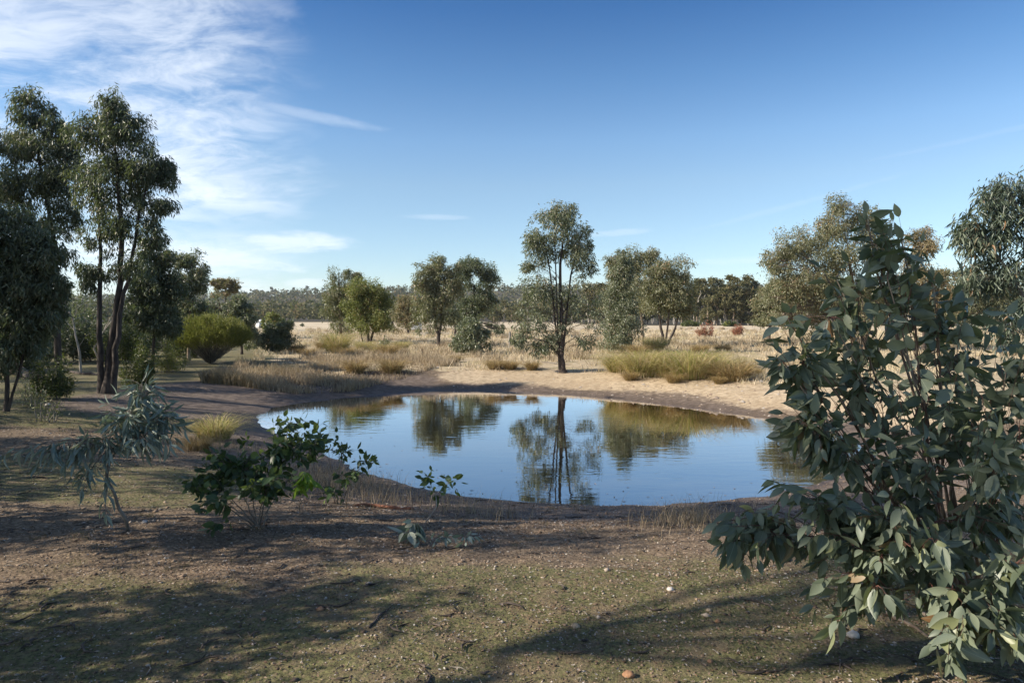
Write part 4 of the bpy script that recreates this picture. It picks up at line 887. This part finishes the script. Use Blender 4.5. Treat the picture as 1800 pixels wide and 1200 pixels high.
def litter():
    pt = near_pts(26000, 2.6, 13); s = sdf(pt[:, 0], pt[:, 1]); pt = pt[s > .1]
    ex = [G(1640, 1110)[:2] + rng.normal(0, .55, (1600, 2))] + [G(a_, b_)[:2] + rng.normal(0, 1, (700, 2)) * [.5, .22] for a_, b_ in ((470, 930), (230, 940), (720, 945), (620, 895), (880, 930), (1050, 920), (330, 1010), (950, 1090), (1250, 1010))]; pt = np.concatenate([pt] + ex); pt = pt[sdf(pt[:, 0], pt[:, 1]) > .1]; n = len(pt)
    P = np.stack([pt[:, 0], pt[:, 1], height(pt[:, 0], pt[:, 1]) + .008], 1); a = rng.uniform(0, 6.283, n); D = np.stack([np.cos(a), np.sin(a), rng.uniform(-.15, .35, n)], 1)
    V, F, m = leaves(P, D, unit(rng.normal(0, .35, (n, 3)) + [0, 0, 1]), rng.uniform(.007, .026, n) * (.7 + pt[:, 1] * .09), rng.uniform(.005, .012, n) * (.7 + pt[:, 1] * .09))
    link('leaf_litter', mesh_from('leaf_litter', V, F, M['litter'], tint=np.repeat(rng.random(n) ** 1.3, m)), kind='stuff', label='dead leaves and bark flakes lying on the near ground')
    tb = Tubes()
    for p_ in near_pts(380, 2.7, 10):
        if sdf(p_[:1], p_[1:])[0] < .2: continue
        a = rng.uniform(0, 6.283); L = rng.uniform(.02, .09); e = p_ + L * np.array([math.cos(a), math.sin(a)]); z0, z1 = hz(*p_), hz(*e)
        tb.add(np.array([[*p_, z0 + .006], [*((p_ + e) / 2 + rng.normal(0, .006, 2)), (z0 + z1) / 2 + .014], [*e, z1 + .007]]), rng.uniform(.0012, .0035), 4)
    tb.build('fallen_twigs', M['twig_grey'], None, kind='stuff', label='short fallen twigs over the near ground')
litter()
pt = near_pts(90000, 2.5, 7.5); m_ = fbm(pt[:, 0], pt[:, 1], .45, 4, 50) + .5 * fbm(pt[:, 0], pt[:, 1], 3, 3, 55)
ok = (rng.random(len(pt)) < sstep(m_, -.25, .15)) & ((pt[:, 1] < 4.75 + .25 * np.sin(pt[:, 0] * .8)) | ((pt[:, 0] < -3) & (pt[:, 1] > 6.2))); pt = pt[ok]
scatter_grass('short_grass', pt, rng.uniform(.008, .026, len(pt)), rng.uniform(.002, .004, len(pt)), 'short', .8, 1, label='very short mossy grass on the near ground')
k_ = 230; c_ = near_pts(k_, 2.7, 9.5); pt = (c_[:, None] + rng.normal(0, .035, (k_, 26, 2))).reshape(-1, 2); pt = pt[sdf(pt[:, 0], pt[:, 1]) > .3]
scatter_grass('grass_tufts', pt, rng.uniform(.015, .06, len(pt)), np.full(len(pt), .003), 'short', .6, 2, label='small tufts of dry and green grass on the near ground')
def bark_strips():
    tb = Tubes()
    for p_ in near_pts(300, 2.7, 12):
        if sdf(p_[:1], p_[1:])[0] < .15: continue
        a = rng.uniform(0, 6.283); L = rng.uniform(.05, .22); q_ = [p_ + L * u_ * np.array([math.cos(a + u_ * 1.2), math.sin(a + u_ * 1.2)]) for u_ in (0, .33, .66, 1)]
        tb.add(np.array([[*c, hz(*c) + .006 + .01 * rng.random()] for c in q_]), [.002, rng.uniform(.004, .009), rng.uniform(.003, .008), .001], 4)
    tb.build('bark_strips', M['log'], None, kind='stuff', label='dark curled strips of bark on the near ground')
bark_strips()
fl = []
for _ in range(4000):
    c = np.array([rng.uniform(-6.5, 7), rng.uniform(8.5, 22.5)]); d_ = sdf(c[:1], c[1:])[0]
    if d_ < -.03 and rng.random() < math.exp(d_ / .35) + .012: fl.append(c)
fl = np.array(fl[:420]); n_ = len(fl); a = rng.uniform(0, 6.283, n_)
V, F, m = leaves(np.stack([fl[:, 0], fl[:, 1], np.full(n_, WATER + .004)], 1), np.stack([np.cos(a), np.sin(a), np.zeros(n_)], 1), np.tile([0, 0, 1.], (n_, 1)), rng.uniform(.03, .08, n_), .018)
V[:, 2] = np.maximum(V[:, 2], WATER + .003)
link('floating_leaves', mesh_from('floating_leaves', V, F, M['litter'], tint=np.repeat(rng.random(n_), m)), kind='stuff', label='dead leaves floating on the pond, mostly near its edge')
pt = near_pts(16000, 11, 20); pt = pt[(pt[:, 0] < -5.5 - .1 * pt[:, 1]) & (sdf(pt[:, 0], pt[:, 1]) > 2.2)]
scatter_grass('green_grass', pt, rng.uniform(.02, .06, len(pt)), np.full(len(pt), .012), 'short', .6, 1, label='short green grass under the trees on the left')

# ------------------------------------------------------------------ close shrubs
bb = G(1715, 1128)
make_bush('broad_leaved_shrub', 'big blue-green broad-leaved gum shrub filling the right foreground', 'shrub', bb,
  [(1775, 1000, 2.9, 60, 70, 10), (1765, 1110, 2.8, 60, 45, 8), (1600, 960, 2.95, 90, 60, 9), (1530, 890, 3.0, 70, 60, 7), (1410, 640, 3.3, 42, 60, 9), (1400, 730, 3.25, 40, 40, 7), (1460, 560, 3.4, 50, 45, 7), (1640, 1040, 2.95, 110, 50, 12), (1540, 1030, 3.0, 90, 45, 9), (1750, 800, 3.0, 80, 90, 10), (1700, 580, 3.9, 90, 60, 11), (1770, 640, 3.6, 60, 60, 8), (1490, 640, 3.5, 110, 100, 12), (1560, 490, 3.6, 85, 90, 8), (1640, 600, 3.7, 120, 110, 11), (1440, 760, 3.3, 80, 70, 15), (1570, 790, 3.4, 140, 100, 17), (1720, 700, 3.5, 110, 120, 12),
   (1440, 880, 3.2, 90, 70, 16), (1310, 945, 3.25, 80, 50, 15), (1500, 960, 3.1, 110, 70, 18), (1640, 920, 3.2, 120, 90, 20), (1760, 900, 3.2, 90, 110, 15), (1540, 430, 3.7, 45, 60, 5), (1525, 385, 3.75, 18, 30, 2), (1580, 400, 3.75, 16, 30, 2), (1470, 490, 3.5, 45, 45, 6), (1640, 500, 3.7, 70, 50, 7), (1380, 640, 3.25, 25, 60, 6), (1385, 560, 3.3, 25, 30, 3), (1745, 1080, 2.95, 80, 70, 9), (1670, 1130, 2.75, 70, 45, 6), (1460, 1060, 3.2, 60, 45, 6), (1820, 760, 3.4, 80, 220, 12), (1270, 900, 3.3, 40, 25, 3), (1590, 680, 3.6, 170, 90, 9)],
.108, .44, 'big_leaf', 'big_leaf_j', spacing=.055, twiglen=.36, droop=.75, stem_r=.0095)
sb = G(226, 932)
make_bush('silver_sapling', 'silvery narrow-leaved sapling with a crooked pale trunk on the left foreground', 'sapling', sb,
  [(260, 690, 5.6, 50, 38, 30), (295, 735, 5.7, 38, 45, 24), (225, 730, 5.5, 55, 40, 30), (180, 770, 5.4, 50, 38, 22), (255, 770, 5.5, 60, 30, 22), (135, 790, 5.25, 45, 35, 14), (75, 800, 5.1, 35, 22, 7), (20, 795, 5.0, 25, 15, 4), (150, 845, 5.3, 35, 18, 6), (185, 905, 5.3, 12, 8, 1)],
  .13, .22, 'silver_leaf', 'silver_leaf_j', narrow=True, spacing=.036, twiglen=.30, droop=.85, bark='twig_grey', twig='twig_grey', stem_r=.012, paired=False, trunk=[(222, 912, 5.52), (206, 890, 5.5), (203, 868, 5.45), (188, 845, 5.45), (186, 822, 5.45), (203, 795, 5.5)])
gb = G(455, 925)
make_bush('green_sapling', 'dark green round-leaved sapling left of the pond edge', 'sapling', gb,
  [(430, 810, 5.8, 60, 45, 30), (360, 835, 5.7, 45, 35, 18), (500, 785, 5.9, 60, 35, 24), (520, 745, 6.0, 50, 24, 14), (470, 855, 5.6, 60, 35, 20), (400, 800, 5.8, 50, 30, 14), (380, 880, 5.5, 50, 20, 7), (345, 860, 5.6, 25, 20, 6), (375, 925, 5.5, 18, 8, 3), (560, 770, 6.1, 30, 20, 7)],
  .088, .56, 'green_leaf', 'green_leaf_j', spacing=.062, twiglen=.26, droop=.4, twig='twig_grey', bark='twig_grey', stem_r=.008)
make_bush('green_sapling', 'slender sapling of small round leaves at the water edge, right of the dark green one', 'sapling', G(600, 885),
  [(600, 785, 6.6, 40, 20, 10), (638, 812, 6.5, 28, 22, 8), (570, 765, 6.7, 30, 14, 6), (610, 840, 6.4, 40, 22, 8), (590, 870, 6.3, 40, 16, 5)], .075, .55, 'green_leaf', spacing=.07, twiglen=.26, droop=.0, twig='twig_grey', bark='twig_grey', stem_r=.006)
make_bush('lime_sapling', 'tiny sapling with bright lime leaves in front of the round-leaved saplings', 'sapling', G(528, 905),
  [(530, 845, 5.6, 22, 20, 5)], .13, .32, 'lime_leaf', spacing=.06, twiglen=.18, droop=.9, twig='twig_grey', bark='twig_grey', stem_r=.005, maxparts=60)
make_bush('seedling', 'spindly seedling standing up against the water near the shore', 'seedling', G(745, 918),
  [(752, 838, 6.3, 20, 28, 8), (790, 848, 6.3, 26, 22, 8), (765, 870, 6.3, 16, 16, 4)], .08, .52, 'green_leaf', spacing=.07, twiglen=.26, droop=.1, twig='twig_grey', bark='bark_pale', stem_r=.005, trunk=[(768, 890, 6.25), (766, 870, 6.3)])
make_bush('seedling', 'drooping grey-green seedling low on the ground in front of the spindly one', 'seedling', G(740, 948),
  [(730, 915, 5.6, 22, 16, 7), (715, 935, 5.5, 20, 8, 5)], .14, .42, 'silver_leaf', spacing=.07, twiglen=.2, droop=.9, twig='twig_grey', bark='twig_grey', stem_r=.005)
make_bush('seedling', 'trailing seedling lying beside the mossy mound right of the drooping one', 'seedling', G(800, 955),
  [(820, 942, 5.4, 24, 10, 8), (780, 945, 5.4, 30, 8, 7), (750, 950, 5.35, 20, 6, 4)], .075, .42, 'silver_leaf', spacing=.06, twiglen=.2, droop=.5, twig='twig_grey', bark='bark_pale', stem_r=.005)

# ------------------------------------------------------------------ sticks, logs, stones, post, trailer
def stick(name, label, pts, r_, mat, lift=.5, forks=()):
    P = np.array([G(a, b) for a, b in pts]); P[:, 2] += r_ * lift; root_p = P[0].copy(); t0 = np.linspace(0, 1, len(P)); t1 = np.linspace(0, 1, 3 * len(P))
    Q = np.stack([np.interp(t1, t0, P[:, i]) for i in range(3)], 1) + rng.normal(0, r_ * .3, (3 * len(P), 3)); tb = Tubes(); rr = r_ * rng.uniform(.8, 1.1, len(Q)); rr[0] *= .7; rr[-1] *= .35
    tb.add(Q, rr, 7)
    for (a, b), (c_, d_) in forks:
        p0, p1 = G(a, b), G(c_, d_); p0[2] += r_; p1[2] += r_ * 4; tb.add(np.array([p0, (p0 + p1) / 2, p1]), [r_ * .6, r_ * .45, r_ * .2], 5)
    return tb.build(name, M[mat], None, tuple(root_p), label=label, category='branch' if 'log' not in name else 'log')
stick('bark_log', 'split reddish-brown log lying along the near shore', [(622, 889), (660, 891), (700, 896), (728, 896)], .022, 'red_bark')
stick('fallen_stick', 'dark forked stick lying in the mossy foreground', [(648, 1106), (662, 1090), (674, 1078)], .008, 'log', 1.5, (((672, 1080), (691, 1072)),))
stick('fallen_stick', 'straight grey twig left of the dark forked stick', [(580, 1124), (592, 1125), (606, 1124)], .006, 'twig_grey')
stick('fallen_stick', 'curled bark piece at the bottom of the mossy foreground', [(590, 1178), (604, 1173), (618, 1172)], .008, 'log')
stick('fallen_stick', 'short curved twig right of the dark forked stick', [(714, 1074), (724, 1075), (733, 1073)], .006, 'twig_grey')
stick('fallen_stick', 'dark stick lying under the dark green sapling', [(432, 935), (455, 922), (472, 912)], .012, 'log', .6, (((455, 922), (480, 926)),))
stick('fallen_stick', 'thin grey twig below the broad-leaved shrub', [(1555, 1080), (1600, 1105), (1640, 1130)], .010, 'bark_tan', 2)
stick('fallen_stick', 'tan leaning stick beside the trunk base of the broad-leaved shrub', [(1620, 1085), (1655, 1112), (1672, 1125)], .012, 'bark_tan', 3)
stick('fallen_log', 'black fallen log under the low dark gum at the left', [(-20, 652), (20, 656), (48, 664), (70, 668)], .14, 'log', .6, (((20, 655), (30, 640)), ((48, 664), (10, 646))))
stick('fallen_log', 'dark log lying behind the pale sapling', [(118, 655), (150, 658), (185, 660)], .06, 'log')
stick('fallen_stick', 'bare bent stick reaching out from the left edge below the trees', [(-10, 622), (20, 626), (44, 634)], .02, 'log', 1)
stick('fallen_stick', 'pale twig pile at the foot of the lone gum', [(950, 637), (975, 640), (1000, 642)], .02, 'twig_grey', 2, (((975, 640), (990, 632)),))
def stone(label, px, py, r_, mat):
    c = G(px, py); n1 = 6; V, F = [], []
    for i in range(1, n1):
        for j in range(9):
            a, e = j / 9 * 6.283, math.pi * i / n1; d = rng.uniform(.78, 1.12); V.append((math.cos(a) * math.sin(e) * d * 1.15, math.sin(a) * math.sin(e) * d * .9, math.cos(e) * d * .72))
    V += [(0, 0, .7), (0, 0, -.6)]; V = np.array(V) * r_
    for i in range(n1 - 2):
        for j in range(9): F.append((i * 9 + j, (i + 1) * 9 + j, (i + 1) * 9 + (j + 1) % 9, i * 9 + (j + 1) % 9))
    T3 = [((len(V) - 2), j, (j + 1) % 9) for j in range(9)] + [((len(V) - 1), (n1 - 2) * 9 + (j + 1) % 9, (n1 - 2) * 9 + j) for j in range(9)]
    c[2] = hz(c[0], c[1]) + r_ * .25; link('stone', mesh_from('stone', V, [np.array(F), np.array(T3)], M[mat]), None, tuple(c), label=label, category='stone')
stone('tan angular stone on the sunlit moss right of the middle foreground', 1012, 1102, .024, 'stone_tan')
stone('rust-orange stone in the shaded moss left of the forked stick', 563, 1073, .022, 'stone_orange')
stone('small orange stone on the lit moss near the left foreground', 464, 1090, .016, 'stone_orange')
stone('pale stone near the tips of the broad-leaved shrub', 1246, 1078, .016, 'stone_tan')
stone('pale stone in the litter under the broad-leaved shrub', 1500, 1120, .034, 'stone_pale')
stone('orange stone below the broad-leaved shrub at the lower right', 1262, 1097, .016, 'stone_orange')
stone('small cube-shaped orange stone low in the right foreground', 1248, 1165, .015, 'stone_orange')
stone('pinkish stone low in the middle foreground', 1105, 1195, .028, 'stone_orange')
stone('grey-white stone on the lit strip under the broad-leaved shrub tips', 1178, 1042, .022, 'stone_pale')
stone('white stone at the foot of the silvery sapling', 254, 920, .024, 'stone_pale')
stone('pale flat stone in the brown gravel far left', 84, 712, .05, 'stone_pale')

def post():
    b = G(896, 614); Y = b[1]; h_ = 31 * Y / 1200; V = Tubes(); r_ = 2.2 * Y / 1200
    V.add(np.array([[b[0], b[1], b[2] - .1], [b[0], b[1], b[2] + h_ * .5], [b[0] + .01, b[1], b[2] + h_ * .97], [b[0] + .01, b[1], b[2] + h_], [b[0] + .01, b[1], b[2] + h_ + .001]]), [r_ * 1.05, r_, r_ * .95, r_ * .8, .001], 10)
    V.build('fence_post', M['post'], None, tuple(b), label='weathered grey wooden post standing alone in the dry grass', category='post')
post()
def box(name, mat, parent, lo, hi, bevel=0):
    lo, hi = np.array(lo, float), np.array(hi, float); V = np.array([[(lo, hi)[i][0], (lo, hi)[j][1], (lo, hi)[k][2]] for i in (0, 1) for j in (0, 1) for k in (0, 1)])
    F = np.array([(0, 1, 3, 2), (4, 6, 7, 5), (0, 4, 5, 1), (2, 3, 7, 6), (0, 2, 6, 4), (1, 5, 7, 3)]); o = link(name, mesh_from(name, V, F, M[mat]), parent)
    if bevel: m = o.modifiers.new('bevel', 'BEVEL'); m.width = bevel; m.segments = 3
    return o
def trailer():
    Y = 84; b = at(731, 582, Y); b[2] = hz(b[0], b[1]); r_ = thing('parked_trailer', 'small white box trailer parked beyond the trees on the field', 'trailer', b); r_.rotation_euler = (0, 0, R(12))
    box('body', 'white_metal', r_, (-.62, -1.3, .32), (.62, 1.3, 1.32), .08); box('roof', 'grey_metal', r_, (-.58, -1.25, 1.322), (.58, 1.25, 1.36), .01)
    box('window', 'dark_glass', r_, (-.30, -1.325, .86), (.30, -1.302, 1.12)); box('chassis', 'rubber', r_, (-.5, -1.2, .22), (.5, 1.5, .318))
    for s in (-1, 1):
        tb = Tubes(); tb.add(np.array([[s * .58, -.1, .24], [s * .70, -.1, .24]]) + b, .24, 12); tb.add(np.array([[s * .70, -.1, .24], [s * .701, -.1, .24]]) + b, [.24, .001], 12); tb.build('wheel', M['rubber'], r_)
trailer()
def shed():
    Y = 120; b = at(463, 573, Y); b[2] = hz(b[0], b[1]); r_ = thing('white_shed', 'tiny white shed half hidden behind the dark leafy shrub at the left of the field', 'shed', b)
    box('wall', 'white_metal', r_, (-.9, -1.2, 0), (.9, 1.2, 1.1)); 
    V = np.array([(-1, -1.3, 1.102), (1, -1.3, 1.102), (1, 1.3, 1.102), (-1, 1.3, 1.102), (0, -1.3, 1.55), (0, 1.3, 1.55)]); link('roof', mesh_from('roof', V, [np.array([(0, 3, 2, 1), (0, 4, 5, 3), (1, 2, 5, 4)]), np.array([(0, 1, 4), (2, 3, 5)])], M['grey_metal']), r_)
    box('door', 'dark_glass', r_, (-.3, -1.225, 0), (.3, -1.203, .85))
shed()

# ------------------------------------------------------------------ the air
HAZE = 0.00012
if HAZE:
    hm, t, out = new_mat('haze'); pv = t.new('ShaderNodeVolumePrincipled'); pv.inputs['Color'].default_value = (.80, .88, 1, 1); pv.inputs['Density'].default_value = HAZE; pv.inputs['Anisotropy'].default_value = .2
    t.l.new(pv.outputs[0], out.inputs['Volume'])
    lo, hi = np.array((-3700, -80, -12.)), np.array((3700, 4300, 95.)); V = np.array([[(lo, hi)[i][0], (lo, hi)[j][1], (lo, hi)[k][2]] for i in (0, 1) for j in (0, 1) for k in (0, 1)])
    link('haze', mesh_from('haze', V, np.array([(0, 1, 3, 2), (4, 6, 7, 5), (0, 4, 5, 1), (2, 3, 7, 6), (0, 2, 6, 4), (1, 5, 7, 3)]), hm), kind='stuff')
print('tris', sum(len(o.data.polygons) for o in S.objects if o.type == 'MESH' and o.data.users < 3))
